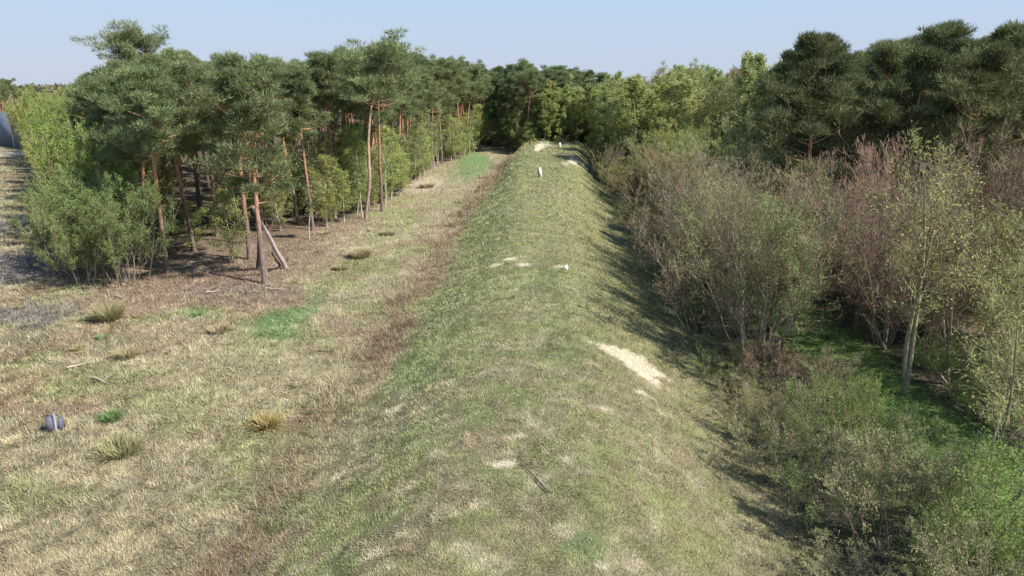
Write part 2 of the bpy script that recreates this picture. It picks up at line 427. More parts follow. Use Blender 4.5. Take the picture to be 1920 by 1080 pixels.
# ------------------------------------------------------------------ grass (stuff)
def blade_mat():
    m, nt, b = new_mat("grass_blades")
    at = nt.nodes.new("ShaderNodeAttribute"); at.attribute_name = "ground_colour"
    nt.links.new(at.outputs["Color"], b.inputs["Base Color"])
    tr = nt.nodes.new("ShaderNodeBsdfTranslucent"); nt.links.new(at.outputs["Color"], tr.inputs[0])
    ms = nt.nodes.new("ShaderNodeMixShader"); ms.inputs[0].default_value = .25
    nt.links.new(b.outputs[0], ms.inputs[1]); nt.links.new(tr.outputs[0], ms.inputs[2])
    nt.links.new(ms.outputs[0], nt.nodes["Material Output"].inputs[0])
    return m
M_BLADE = blade_mat()
def grass(name, n, xr, yr, pw, seed, keep, label, dens=lambda x, y: 1.0, L0=.075, W0=.009):
    g = np.random.default_rng(seed)
    u = g.random(n); a, b = yr
    e = 1 - pw
    y = (a ** e + u * (b ** e - a ** e)) ** (1 / e)
    x0, x1 = xr(y); x = x0 + (x1 - x0) * g.random(n)
    ok = keep(x, y) * (1 - .5 * sandw(x, y)) > g.random(n); x, y = x[ok], y[ok]; n = len(x)
    z = height(x, y)
    c = ground_colour(x, y)
    lum = g.normal(1, .3, n).clip(.45, 1.8)
    hue = g.normal(0, .07, (n, 1)) * np.array([1, 0.1, -.6])
    cl = (vnoise(x, y, .28, seed + 9) - .5) * .7
    c = np.clip(c * (lum + cl)[:, None] * (1 + hue), .01, .85)
    straw = g.random(n) < .07
    c[straw] = c[straw] * .4 + STRAW * .55
    dist = np.hypot(x, y)
    sc = (dist / 18) ** .55
    wild = 1 + .5 * sstep(-6.5, -8, x - berm_x(y)) * (1 - forest_mask(x, y))
    clump = .75 + .6 * vnoise(x, y, .5, seed + 4)
    L = L0 * sc * wild * clump * g.uniform(.5, 1.5, n) * (1 - .5 * sstep(.3, .9, sandw(x, y)))
    W = W0 * sc ** 1.3 * (1 + .25 * (wild - 1)) * g.uniform(.7, 1.4, n)
    az = vnoise(x, y, 1.1, seed + 5) * 9 + vnoise(x, y, .35, seed + 6) * 4 + g.normal(0, 1.1, n)
    el = g.uniform(.15, 1.15, n) / wild ** .4
    D = np.stack([np.cos(az) * np.cos(el), np.sin(az) * np.cos(el), np.sin(el)], 1)
    S = np.stack([-np.sin(az), np.cos(az), np.zeros(n)], 1)
    P = np.stack([x, y, z - .01], 1)
    A, B, C = P - S * W[:, None], P + S * W[:, None], P + D * L[:, None] + np.array([0, 0, .02])
    mb = MB(); mb.tris(A, B, C, .5)
    me = mb.mesh(name, M_BLADE, color=np.repeat(c, 3, 0))
    return tag(link(name, me), label, "grass", kind="stuff")
grass("berm_grass", 560000, lambda y: (berm_x(y) - 8.0, berm_x(y) + 8.6), (8.5, 122), 1.9, 101,
      lambda x, y: 1 + 0 * x, "short olive and straw coloured grass covering the long earth bank")
grass("dry_grass", 480000, lambda y: (np.maximum(left_edge(y) - 14, -14 - y * .8) , berm_x(y) - 6.5), (10, 120), 1.7, 102,
      lambda x, y: 1 - .9 * forest_mask(x, y), "pale dry matted grass over the field left of the bank", L0=.085)
grass("track_grass", 120000, lambda y: (berm_x(y) + 7.5, 22 + 0 * y), (10, 75), 1.5, 103,
      lambda x, y: .35 + .65 * np.exp(-((x - TRACK_X) / 2.2) ** 4), "bright green grass on the track right of the bank", L0=.12, W0=.012)

grass("dry_stalks", 60000, lambda y: (berm_x(y) - 9.3, berm_x(y) - 5.6), (11, 118), 1.5, 104,
      lambda x, y: np.exp(-((x - berm_x(y) + 7.5 + 3 * (fbm(x, y, 5, 40) - .5)) / .9) ** 2) * sstep(.35, .6, vnoise(x, y, 1.6, 9)) * (.35 + .65 * sstep(22, 28, y)), "tangled dry brown stalks along the left foot of the bank", L0=.24, W0=.007)
def litter_twigs():
    g = np.random.default_rng(120); n = 2600
    y = 38 + 18 * g.random(n); x = -33 + 22 * g.random(n)
    c = np.hypot((x + 20.5) / 9.5, (y - 46) / 7.5)
    ok = (c + .5 * (fbm(x, y, 2, 8) - .5) < 1) & (x > left_edge(y) - 2); x, y = x[ok], y[ok]; n = len(x)
    a = g.uniform(0, 6.283, n); L = g.uniform(.15, .8, n) * g.random(n) ** .5
    P = np.stack([x, y, height(x, y) + g.uniform(.01, .07, n)], 1); D = np.stack([np.cos(a), np.sin(a), g.normal(0, .12, n)], 1)
    K = [P + D * (L * t)[:, None] + g.normal(0, .02, (n, 3)) * (0 < t < 1) for t in (0, .5, 1)]
    mb = MB(); mb.tubes(np.stack(K, 1), np.array([1, .8, .5])[None] * g.uniform(.008, .022, (n, 1)), 3, tint=g.random(n))
    return mb.mesh("twig_litter", leaf_mat("bleached_twigs", (.20, .14, .11), (.55, .46, .37), 0, 0, 0))
tag(link("twig_litter", litter_twigs()), "scattered broken twigs over the reddish brown litter below the left pines", "twig litter", kind="stuff")
# ------------------------------------------------------------------ growing plants
def unit(v): return v / (np.linalg.norm(v, axis=-1, keepdims=True) + 1e-9)

def polyl(g, O, D, L, K, curl, wob):
    """polylines from origins O along D, bending up by curl, wobbling by wob"""
    P = [O]; d = D.copy()
    for k in range(K):
        d = unit(d + np.array([0, 0, 1.]) * curl + g.normal(0, wob, d.shape))
        P.append(P[-1] + d * (L / K)[:, None])
    return np.stack(P, 1)

def children(g, P, L, Rr, m, tmin, ang, lf, rf):
    """m children on each polyline"""
    N, K1, _ = P.shape
    t = g.uniform(tmin, 1, (N, m)); t[:, 0] = .98
    s = t * (K1 - 1); i = np.minimum(s.astype(int), K1 - 2); f = s - i
    r = np.arange(N)[:, None]
    O = P[r, i] * (1 - f)[..., None] + P[r, i + 1] * f[..., None]
    T = unit(P[r, i + 1] - P[r, i])
    rnd = unit(np.cross(T, g.normal(0, 1, T.shape)))
    a = g.uniform(ang[0], ang[1], (N, m))[..., None]
    D = T * np.cos(a) + rnd * np.sin(a)
    Lc = (L[:, None] * lf * g.uniform(.6, 1.25, (N, m)) * (1.15 - .55 * t))
    Rc = (Rr[:, None] * rf * np.ones((N, m)))
    return O.reshape(-1, 3), D.reshape(-1, 3), Lc.reshape(-1), Rc.reshape(-1)

def leaves(mb, g, P, n, size, spread, long=1.6, updir=.3, tmin=.2):
    N, K1, _ = P.shape
    r = g.integers(0, N, n); s = g.uniform(tmin, .999, n) * (K1 - 1); i = s.astype(int); f = (s - i)[:, None]
    C = P[r, i] * (1 - f) + P[r, i + 1] * f + g.normal(0, spread, (n, 3))
    D = unit(g.normal(0, 1, (n, 3)) + np.array([0, 0, updir])); S = unit(np.cross(D, g.normal(0, 1, (n, 3))))
    sz = size * g.uniform(.6, 1.4, n)[:, None]
    mb.quads(C, C + D * sz * long * .5 + S * sz * .5, C + D * sz * long, C + D * sz * long * .5 - S * sz * .5, np.clip(g.normal(.5, .27, n), 0, 1))

def shrub(seed, H=5, stems=10, spread=.5, br=6, tw=7, fine=6, leaf=0, lsize=.05, twig_m=None, leaf_m=None, stem_m=None,
          r0=.035, base_r=.4, tw_w=.009, curl=.12, first=.25, fl=.34, lspread=.06):
    g = np.random.default_rng(seed)
    a = g.uniform(0, 2 * np.pi, stems); rr = base_r * np.sqrt(g.random(stems))
    O = np.stack([rr * np.cos(a), rr * np.sin(a), np.zeros(stems)], 1)
    til = spread * g.uniform(.15, 1.1, stems)
    D = np.stack([np.cos(a) * np.sin(til), np.sin(a) * np.sin(til), np.cos(til)], 1)
    L = H * g.uniform(.72, 1.0, stems) / np.cos(til * .6); Rr = r0 * g.uniform(.7, 1.3, stems)
    P1 = polyl(g, O, D, L, 7, .05, .07)
    sm, tm = MB(), MB()
    taper = lambda R_, K, e: R_[:, None] * np.linspace(1, e, K)[None]
    sm.tubes(P1, taper(Rr, 8, .2), 5)
    O, D, L2, R2 = children(g, P1, L, Rr, br, first, (.35, .9), .38, .45)
    P2 = polyl(g, O, D, L2, 4, curl, .1)
    sm.tubes(P2, taper(R2, 5, .35), 3)
    O, D, L3, R3 = children(g, P2, L2, R2, tw, .15, (.35, 1.0), .5, .5)
    P3 = polyl(g, O, D, L3, 3, curl, .13)
    tm.tubes(P3, np.maximum(taper(R3, 4, .5), tw_w * .6), 3, tint=g.random(len(P3)))
    P4 = P3
    if fine:
        O, D, L4, R4 = children(g, P3, L3, R3, fine, .1, (.35, 1.0), fl / .34 * .62, .5)
        P4 = polyl(g, O, D, L4, 2, curl * 1.3, .13)
        tm.tubes(P4, np.full((len(P4), 3), tw_w) * np.array([1, .8, .3]), 2, tint=g.random(len(P4)))
    parts = [("stems", sm.mesh("shrub_stems", stem_m or M_GREY)), ("twigs", tm.mesh("shrub_twigs", twig_m or M_TWIG_GREY))]
    if leaf:
        lm = MB(); leaves(lm, g, P4, leaf, lsize, lspread)
        parts.append(("leaves", lm.mesh("shrub_leaves", leaf_m)))
    return parts

def broadleaf(seed, H=12, R_=2.2, limbs=26, leaf=9000, lsize=.09, bark=None, leaf_m=None, twig_m=None, cb=.3, r0=.11, up=.55, bend=.03, fork=0, tw_w=.012):
    """slender tree: trunk, ascending limbs, twigs, small spring leaves"""
    g = np.random.default_rng(seed)
    O = np.zeros((1 + fork, 3)); D = unit(np.array([[0, 0, 1.]] * (1 + fork)) + g.normal(0, .04 + .1 * fork, (1 + fork, 3)))
    L = np.full(1 + fork, H) * np.linspace(1, .85, 1 + fork); Rr = np.full(1 + fork, r0)
    P1 = polyl(g, O, D, L, 12, .03, bend)
    sm, tm, lm = MB(), MB(), MB()
    sm.tubes(P1, Rr[:, None] * np.linspace(1, .12, 13)[None], 8)
    N = limbs * (1 + fork)
    r = np.repeat(np.arange(1 + fork), limbs); t = np.tile(np.linspace(cb, .97, limbs), 1 + fork) + g.uniform(-.015, .015, N)
    s = np.clip(t, 0, .999) * 12; i = s.astype(int); f = (s - i)[:, None]
    O = P1[r, i] * (1 - f) + P1[r, i + 1] * f
    az = np.arange(N) * 2.4 + g.uniform(-.4, .4, N)
    uu = (t - cb) / (1 - cb)
    el = up + .45 * uu + g.uniform(-.2, .2, N)
    D = np.stack([np.cos(az) * np.cos(el), np.sin(az) * np.cos(el), np.sin(el)], 1)
    L2 = R_ * (.45 + .9 * np.sin(np.pi * np.clip(uu * .85 + .12, 0, 1))) * g.uniform(.7, 1.2, N)
    R2 = r0 * .3 * (1.1 - uu)
    P2 = polyl(g, O, D, L2, 5, .08, .07)
    sm.tubes(P2, R2[:, None] * np.linspace(1, .25, 6)[None], 4)
    O, D, L3, R3 = children(g, P2, L2, R2, 9, .15, (.4, .95), .42, .45)
    P3 = polyl(g, O, D, L3, 3, .03, .12)
    tm.tubes(P3, np.maximum(R3[:, None] * np.linspace(1, .4, 4)[None], tw_w * .7), 3, tint=g.random(len(P3)))
    O, D, L4, R4 = children(g, P3, L3, R3, 5, .1, (.4, 1.1), .6, .5)
    P4 = polyl(g, O, D, L4, 2, -.08, .15)
    tm.tubes(P4, np.full((len(P4), 3), tw_w) * np.array([1, .8, .3]), 2, tint=g.random(len(P4)))
    parts = [("trunk", sm.mesh("tree_trunk", bark or M_BIRCH)), ("twigs", tm.mesh("tree_twigs", twig_m or M_TWIG_OLIVE))]
    if leaf:
        leaves(lm, g, P4, leaf, lsize, .12)
        parts.append(("crown", lm.mesh("tree_crown", leaf_m or M_LEAF_GREEN)))
    return parts

def pine(seed, H=15, cb=.5, R_=2.7, limbs=46, per=62, leafm=None, bark=None, bend=.025, flat=0.0, dead=14):
    g = np.random.default_rng(seed)
    P1 = polyl(g, np.zeros((1, 3)), np.array([[0, 0, 1.]]), np.array([H * .97]), 14, .02, bend)
    sm, cm = MB(), MB()
    rad = .17 * (1 - np.linspace(0, 1, 15) ** 1.4 * .82); rad[0] = .21
    sm.tubes(P1, rad[None], 9)
    def limb(t, el, L, rr, K=5, curl=.1, wob=.1):
        N = len(t); s = np.clip(t, 0, .999) * 14; i = s.astype(int); f = (s - i)[:, None]
        O = P1[0, i] * (1 - f) + P1[0, i + 1] * f
        az = np.arange(N) * 2.4 + g.uniform(-.5, .5, N)
        D = np.stack([np.cos(az) * np.cos(el), np.sin(az) * np.cos(el), np.sin(el)], 1)
        P = polyl(g, O, D, L, K, curl, wob)
        sm.tubes(P, rr[:, None] * np.linspace(1, .3, K + 1)[None], 4)
        return P
    t = np.sort(cb + (1 - cb) * g.random(limbs) ** .8)
    uu = (t - cb) / (1 - cb)
    prof = (.62 + .5 * np.sin(np.pi * np.clip(uu * .9 + .08, 0, 1))) * (1 - uu ** (3 + 3 * flat) * (.75 - .35 * flat))
    L = R_ * prof * g.uniform(.42, 1.3, limbs)
    el = 0.0 + .8 * uu ** 1.5 + g.uniform(-.28, .28, limbs)
    P = limb(t, el, L, .055 * (1.15 - uu))
    # sub limbs
    O, D, L3, R3 = children(g, P, L, .03 * np.ones(limbs), 5, .35, (.4, .9), .42, .5)
    P3 = polyl(g, O, D, L3, 3, .15, .1)
    sm.tubes(P3, R3[:, None] * np.linspace(1, .5, 4)[None], 3)
    cc = np.concatenate([P3[:, -1], P3[:, 2], P[:, -1]])
    cc = np.concatenate([cc, P1[0, -1:] + [0, 0, .2]])
    keep = g.random(len(cc)) < .74; cc = cc[keep]
    nC = len(cc); rC = g.uniform(.26, .56, nC) * (R_ / 2.7) ** .5
    tC = np.clip(g.normal(.5, .24, nC), .02, .98)
    k = np.repeat(np.arange(nC), per); n = len(k)
    d = unit(g.normal(0, 1, (n, 3)))
    rr = (rC[k] * (.35 + .65 * g.random(n) ** .6))[:, None]
    C = cc[k] + d * rr * np.array([1.35, 1.35, .42])
    dr = unit(d * .7 + np.array([0, 0, .65]) + g.normal(0, .35, (n, 3)))
    S = unit(np.cross(dr, g.normal(0, 1, (n, 3))))
    ln = g.uniform(.2, .5, n)[:, None]; w = g.uniform(.018, .036, n)[:, None]
    cm.tris(C - S * w, C + S * w, C + dr * ln, np.clip(tC[k] + g.normal(0, .2, n), 0, 1))
    if dead:
        td = g.uniform(.2, cb + .05, dead)
        limb(td, g.uniform(-.4, .3, dead), g.uniform(.4, 1.8, dead), np.full(dead, .022), 4, -.02, .16)
    return [("trunk", sm.mesh("pine_trunk", bark or M_PBARK, smooth=True)), ("crown", cm.mesh("pine_crown", leafm or M_PINE))]

PINES = [pine(1, 15, .56, 2.7, limbs=40), pine(2, 15, .62, 2.4, limbs=34), pine(3, 15, .52, 2.9, limbs=40, flat=.6), pine(4, 15, .64, 2.6, limbs=34, flat=1, bend=.04), pine(5, 15, .58, 2.2, limbs=32),
         pine(9, 15, .54, 2.5, limbs=30, bend=.035), pine(10, 15, .60, 2.8, limbs=36, flat=.8, bend=.03)]
WALL = [pine(14, 15, .40, 2.5, limbs=44), pine(15, 15, .46, 2.7, limbs=44), pine(16, 15, .30, 2.6, limbs=50)]
PINE_LOW = pine(6, 14, .40, 2.8, limbs=50, dead=6)
PINE_TALL = pine(7, 16, .66, 3.4, limbs=40, flat=1)
PINE_BENT = pine(8, 16, .70, 3.3, limbs=40, bend=.05, flat=.8, dead=8, bark=M_PALEBARK)
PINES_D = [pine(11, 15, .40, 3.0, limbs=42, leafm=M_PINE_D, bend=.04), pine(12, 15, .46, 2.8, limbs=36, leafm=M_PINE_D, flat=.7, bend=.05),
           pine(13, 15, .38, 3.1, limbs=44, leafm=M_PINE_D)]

rng = np.random.default_rng(7)
PL = []                                                    # occupied trunk positions
def free(x, y, d):
    return all((x - a) ** 2 + (y - b) ** 2 > d * d for a, b in PL)

def top_scale(x, y, top_py, H):
    """z scale so that a tree of height H standing at x,y reaches the photo's row top_py"""
    v = (top_py - 540) / FPX; c, s = math.cos(PITCH), math.sin(PITCH)
    dep = y / (c - v * s)
    z = CAM_H - dep * (s + v * c)
    return (z - float(height(x, y))) / H

ORD = "nearest second third fourth fifth sixth seventh eighth ninth tenth eleventh twelfth thirteenth fourteenth fifteenth".split() + ["sixteenth", "seventeenth", "eighteenth", "nineteenth", "twentieth"]
# ---- named pines of the left stand: photo base pixel, row of the crown top
L_GROUP = "pines of the left stand"
named = [
    (PINE_BENT, 16, 686, 412, 92, 1.0, 1.9, "tall pale-barked pine with forked bare trunk standing alone at the stand's front edge"),
    (PINE_LOW, 14, 497, 532, 128, 1.0, .4, "orange-stemmed pine nearest the viewer with leaning poles at its foot"),
    (PINES[1], 15, 468, 486, 135, .95, 2.4, "dark pine right behind the nearest pine, its trunk almost touching the leaning poles"),
    (PINES[0], 15, 218, 425, 138, 1.0, 4.0, "orange-trunked pine rising out of the green thicket at the left"),
    (PINES[4], 15, 200, 405, 160, .9, 5.0, "thinner red-brown pine just left of the orange trunk in the thicket"),
    (PINES[3], 15, 256, 380, 130, .9, 1.0, "pine with half-shaded orange trunk behind the left thicket"),
    (PINES[2], 15, 308, 385, 118, .95, 2.0, "pine with slightly leaning orange trunk in the gap of the left stand"),
    (PINES[0], 15, 350, 430, 132, .95, 3.0, "pine with thick grey trunk above the pale green sapling"),
    (PINE_TALL, 16, 318, 360, 76, 1.1, .5, "tallest pine of the left stand with flat spreading top against the sky"),
    (PINES[1], 15, 628, 400, 100, 1.0, 5.5, "pine with orange upper stem left of the lone pale-barked pine"),
    (PINES[3], 15, 604, 385, 118, .9, .8, "slim reddish pine second left of the lone pale-barked pine"),
    (PINES[4], 15, 716, 396, 100, .9, 2.8, "yellow-brown pine trunk right beside the lone pale-barked pine"),
    (PINES[2], 15, 560, 420, 120, .9, 4.4, "pine with greyish trunk behind the white leaning birch"),
    (PINES[3], 15, 862, 292, 116, .95, 3.3, "leaning pine at the stand edge where the green strip begins"),
    (PINES[1], 15, 966, 272, 122, .95, 1.2, "pale twin-looking pine trunk left of the bank's far end"),
    (PINES[0], 15, 985, 270, 124, .9, 2.9, "pale pine leaning right beside the bank's far end"),
]
for parts, H, bx, by, ty, sx, rz, lab in named:
    x, y = ground(bx, by); PL.append((x, y))
    put_tree("pine_tree", parts, x, y, rz, sx, top_scale(x, y, ty, H), lab, "pine tree", L_GROUP,
             lean=(0, R(-2) if bx < 560 else 0))

# ---- filling the left stand
def skyline(px):          # photo row of the tree tops along the left stand
    return np.interp(px, [110, 160, 200, 240, 290, 370, 410, 480, 560, 640, 700, 760, 800, 860, 940, 1050, 1150],
                         [172, 150, 140, 118, 100, 108, 108, 118, 110, 105, 94, 94, 112, 118, 124, 128, 140])
def to_px(x, y, z):
    c, s = math.cos(PITCH), math.sin(PITCH)
    dz = z - CAM_H; dep = y * c - dz * s
    return 960 + FPX * x / dep, 540 - FPX * (y * s + dz * c) / dep
cnt = 0
for k in range(9000):
    y = 44 + rng.random() ** 1.3 * 105
    x = left_edge(y) + 2 + rng.random() * (right_edge(y) - left_edge(y) - 1.5)
    if not (left_edge(y) + 1.5 < x < right_edge(y)): continue
    edge = min(right_edge(y) - x, (x - left_edge(y)) * .8, (y - 42))
    if edge > 26: continue
    if not free(x, y, 3.5 if edge < 9 else 4.4): continue
    px, py = to_px(x, y, 12)
    if px < (205 if y < 75 else 170): continue
    ty = skyline(px) + rng.uniform(-3, 26)
    s = np.clip(top_scale(x, y, ty, 15), .78, 1.2)
    PL.append((x, y)); cnt += 1
    front = edge < 6
    put_tree("pine_tree", PINES[rng.integers(7)], x, y, rng.uniform(0, 6.28), rng.uniform(.85, 1.05), s,
             "pine along the sunlit edge of the left stand" if front else "pine crown crowded deep inside the left stand",
             "pine tree", "edge pines of the left stand" if front else "inner pines of the left stand")
print("left pines", cnt)
# ---- forest wall closing the clearing behind the bank
cnt = 0
def wall_y(x): return np.interp(x, [-10, -6, -1, 2, 30], [150, 150, 146, 127, 127])
for k in range(4000):
    x = -22 + rng.random() * 46; y = float(wall_y(x)) + rng.random() * 32
    if not free(x, y, 4.0): continue
    px, _ = to_px(x, y, 14)
    if px > 1140 or (px > 1000 and rng.random() < .5): continue
    ty = skyline(px) + rng.uniform(-4, 16)
    PL.append((x, y)); cnt += 1
    put_tree("pine_tree", WALL[rng.integers(3)] if rng.random() < .6 else PINES[rng.integers(7)], x, y, rng.uniform(0, 6.28), rng.uniform(.9, 1.1), top_scale(x, y, ty, 15),
             "distant pine in the wall of trees behind the bank", "pine tree", "pines behind the far end of the bank")
print("back pines", cnt)

# ---- right stand of pines
def sky_r(px):
    return np.interp(px, [1400, 1440, 1480, 1530, 1560, 1600, 1640, 1680, 1730, 1760, 1840, 1870, 1920, 2100],
                         [130, 100, 86, 58, 96, 104, 96, 92, 66, 76, 50, 40, 52, 50])
r_named = [
    (PINES_D[0], 1500, 46, 58, 1.0, "dark pine with a windswept pointed top, leftmost of the right stand"),
    (PINES_D[1], 1745, 50, 64, .95, "round-topped pine in the middle of the right stand"),
    (PINES_D[2], 1880, 45, 40, 1.1, "tallest dark pine at the right edge of the picture"),
    (PINES_D[1], 1620, 55, 96, .9, "lower pine in the dip of the right stand's skyline"),
    (PINES_D[0], 1800, 47, 74, .9, "pine with bare leaning trunk above the red-brown shrubs"),
]
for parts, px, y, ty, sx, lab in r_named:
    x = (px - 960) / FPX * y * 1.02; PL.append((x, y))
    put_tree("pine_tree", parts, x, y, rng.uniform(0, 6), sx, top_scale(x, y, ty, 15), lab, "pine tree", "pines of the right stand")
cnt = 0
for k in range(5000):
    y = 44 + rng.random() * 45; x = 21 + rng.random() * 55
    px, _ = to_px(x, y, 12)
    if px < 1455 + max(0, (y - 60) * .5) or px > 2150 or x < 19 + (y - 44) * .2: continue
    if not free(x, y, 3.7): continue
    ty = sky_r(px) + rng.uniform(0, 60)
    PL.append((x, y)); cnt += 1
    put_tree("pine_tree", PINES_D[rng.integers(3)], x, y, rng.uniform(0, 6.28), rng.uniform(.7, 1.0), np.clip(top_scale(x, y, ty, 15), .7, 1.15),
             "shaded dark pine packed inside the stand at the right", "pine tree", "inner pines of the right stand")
print("right pines", cnt)

# ---- far left pines beyond the net fence
for k in range(60):
    y = 215 + rng.random() * 90; px = -60 + rng.random() * 130
    x = (px - 960) / FPX * y
    if px > 62: continue
    if not free(x, y, 5): continue
    PL.append((x, y))
    put_tree("pine_tree", PINES[rng.integers(7)], x, y, rng.uniform(0, 6.28), 1.1, top_scale(x, y, rng.uniform(150, 160), 15),
             "far pine at the left edge beyond the tall net fence", "pine tree", "far pines beyond the net fence")

# ------------------------------------------------------------------ birches and other pale trees
BIRCH_G = [broadleaf(31, 13, 2.3, lsize=.12, leaf=14000, leaf_m=M_LEAF_GREEN), broadleaf(32, 13, 2.0, lsize=.12, leaf=14000, leaf_m=M_LEAF_LIME), broadleaf(33, 13, 2.5, lsize=.12, leaf=14000, leaf_m=M_LEAF_PALE)]
BIRCH_RUST = broadleaf(34, 13, 2.4, leaf=8000, leaf_m=M_LEAF_RUST, twig_m=M_TWIG_TAN)
BIRCH_TAN = broadleaf(35, 13, 2.3, leaf=5000, leaf_m=M_LEAF_SAGE, twig_m=M_TWIG_TAN)
SLIM_G = [broadleaf(41, 8, 1.3, limbs=22, leaf=5200, lsize=.075, leaf_m=M_LEAF_SAGE, cb=.16, r0=.06), broadleaf(42, 8, 1.1, limbs=20, leaf=4400, lsize=.075, leaf_m=M_LEAF_GREEN, cb=.2, r0=.05, bend=.06),
          broadleaf(43, 6, 1.3, limbs=20, leaf=5200, lsize=.07, leaf_m=M_LEAF_LIME, cb=.12, r0=.045)]
SLIM_BARE = broadleaf(44, 9, .8, limbs=12, leaf=900, leaf_m=M_LEAF_SAGE, cb=.4, r0=.075, bend=.07)
SLIM_W = [SLIM_G[0], SLIM_G[1], SLIM_BARE]
def sky_b(px):
    return np.interp(px, [1080, 1140, 1160, 1190, 1220, 1250, 1300, 1330, 1360, 1400, 1430], [150, 148, 152, 158, 148, 134, 132, 146, 148, 126, 140])
b_named = [
    (BIRCH_RUST, 1180, 120, 152, "rust-coloured bare birch between the pale green birches"),
    (BIRCH_TAN, 1285, 100, 133, "tall brownish birch with fine bare twigs above the lime green shrubs"),
    (BIRCH_G[1], 1250, 105, 136, "light green birch left of the tall brownish birch"),
    (BIRCH_G[2], 1402, 82, 124, "pale pointed birch just left of the dark right-hand pines"),
    (BIRCH_G[0], 1130, 128, 150, "pale green birch at the right corner of the bank's far end"),
]
for parts, px, y, ty, lab in b_named:
    x = (px - 960) / FPX * y * 1.02; PL.append((x, y))
    put_tree("birch_tree", parts, x, y, rng.uniform(0, 6), 1.15, top_scale(x, y, ty, 13), lab, "birch tree", "birches right of the bank")
for k in range(4000):
    y = 84 + rng.random() * 85; x = 14 + rng.random() * 62
    px, _ = to_px(x, y, 12)
    if px < 1112 or px > 1500 or x < 11 + 0.06 * (y - 60): continue
    if not free(x, y, 3.7): continue
    PL.append((x, y))
    r = rng.random()
    parts = BIRCH_RUST if r < .14 else BIRCH_TAN if r < .36 else BIRCH_G[rng.integers(3)]
    kind = "rust-tinged" if r < .14 else "brown-twigged" if r < .36 else "green-budding"
    put_tree("birch_tree", parts, x, y, rng.uniform(0, 6.28), rng.uniform(1.0, 1.25), top_scale(x, y, sky_b(px) + rng.uniform(2, 34), 13),
             kind + " birch in the crowd right of the bank", "birch tree", kind + " birches right of the bank")
k_ = 0
for k in range(400):
    x = 4.0 + rng.random() * 15; y = float(wall_y(x)) - 1.5 + rng.random() * 9
    px, _ = to_px(x, y, 12)
    if px < 1015 or px > 1160 or not free(x, y, 2.3): continue
    PL.append((x, y)); k_ += 1
    put_tree("birch_tree", [BIRCH_G[1], BIRCH_G[2], BIRCH_G[0]][k_ % 3], x, y, rng.uniform(0, 6.28), 1.0, top_scale(x, y, rng.uniform(148, 215), 13),
             ["lime", "pale", "fresh green"][k_ % 3] + " birch in front of the dark wall behind the bank", "birch tree", "birches in front of the wall behind the bank")
for k in range(300):
    x = -8 + rng.random() * 16; y = float(wall_y(x)) - 1.5 + rng.random() * 5
    if not free(x, y, 2.0): continue
    PL.append((x, y))
    put_tree("young_birch", SLIM_W[k % 3], x, y, rng.uniform(0, 6.28), 1.2, rng.uniform(.5, 1.05),
             ["grey-green", "fresh green", "pale bare"][k % 3] + " young birch at the foot of the wall behind the bank", "birch tree", "young birches at the far wall's foot")
# slender trees along the right edge of the left stand
s_named = [
    (SLIM_BARE, 580, 448, 330, (0, R(-14)), "white-stemmed birch leaning left at the stand's front edge"),
    (SLIM_BARE, 680, 408, 300, (0, R(-6)), "thin white birch stem curving up beside the lone pale-barked pine"),
    (SLIM_BARE, 722, 388, 240, (0, 0), "thin white birch right of the yellow-brown pine trunk"),
    (SLIM_BARE, 820, 308, 205, (0, 0), "straight pale birch stem at the edge of the clearing further back"),
    (SLIM_G[0], 778, 345, 215, (0, R(6)), "pair-stemmed young birch veiled in thin green, leaning right"),
    (SLIM_G[2], 438, 492, 370, (0, 0), "small fork-stemmed leafy sapling left of the leaning poles"),
    (SLIM_G[2], 362, 470, 385, (0, R(-6)), "pale green sapling with slanting white stem in front of the pines"),
]
for parts, px, py, ty, lean, lab in s_named:
    x, y = ground(px, py); PL.append((x, y))
    H = {id(SLIM_BARE): 9, id(SLIM_G[2]): 6}.get(id(parts), 8)
    put_tree("young_birch", parts, x, y, 1.0 + px, 1.0, top_scale(x, y, ty, H), lab, "birch tree", "young birches of the left stand", lean=lean)
for k in range(1500):
    y = 46 + rng.random() * 104
    e = rng.random() ** 1.5 * 9
    x = right_edge(y) - e + .8
    if not free(x, y, 1.7): continue
    if y < 57 or (y < 70 and rng.random() < .4): continue
    PL.append((x, y))
    i = rng.integers(4)
    parts = SLIM_BARE if i == 3 else SLIM_G[i]
    put_tree("young_birch", parts, x, y, rng.uniform(0, 6.28), rng.uniform(.9, 1.4), rng.uniform(.55, 1.0) * (1.0 if i == 3 else 1.05),
             ["grey-green young birch filling the stand edge under the pines", "fresh green young birch filling the stand edge under the pines",
              "low yellow-green birch sapling under the stand-edge pines", "bare pale birch stem among the stand-edge saplings"][i],
             "birch tree", "saplings under the edge of the left stand")
    if sum(1 for o in bpy.data.objects if o.name.startswith("young_birch")) > 170: break

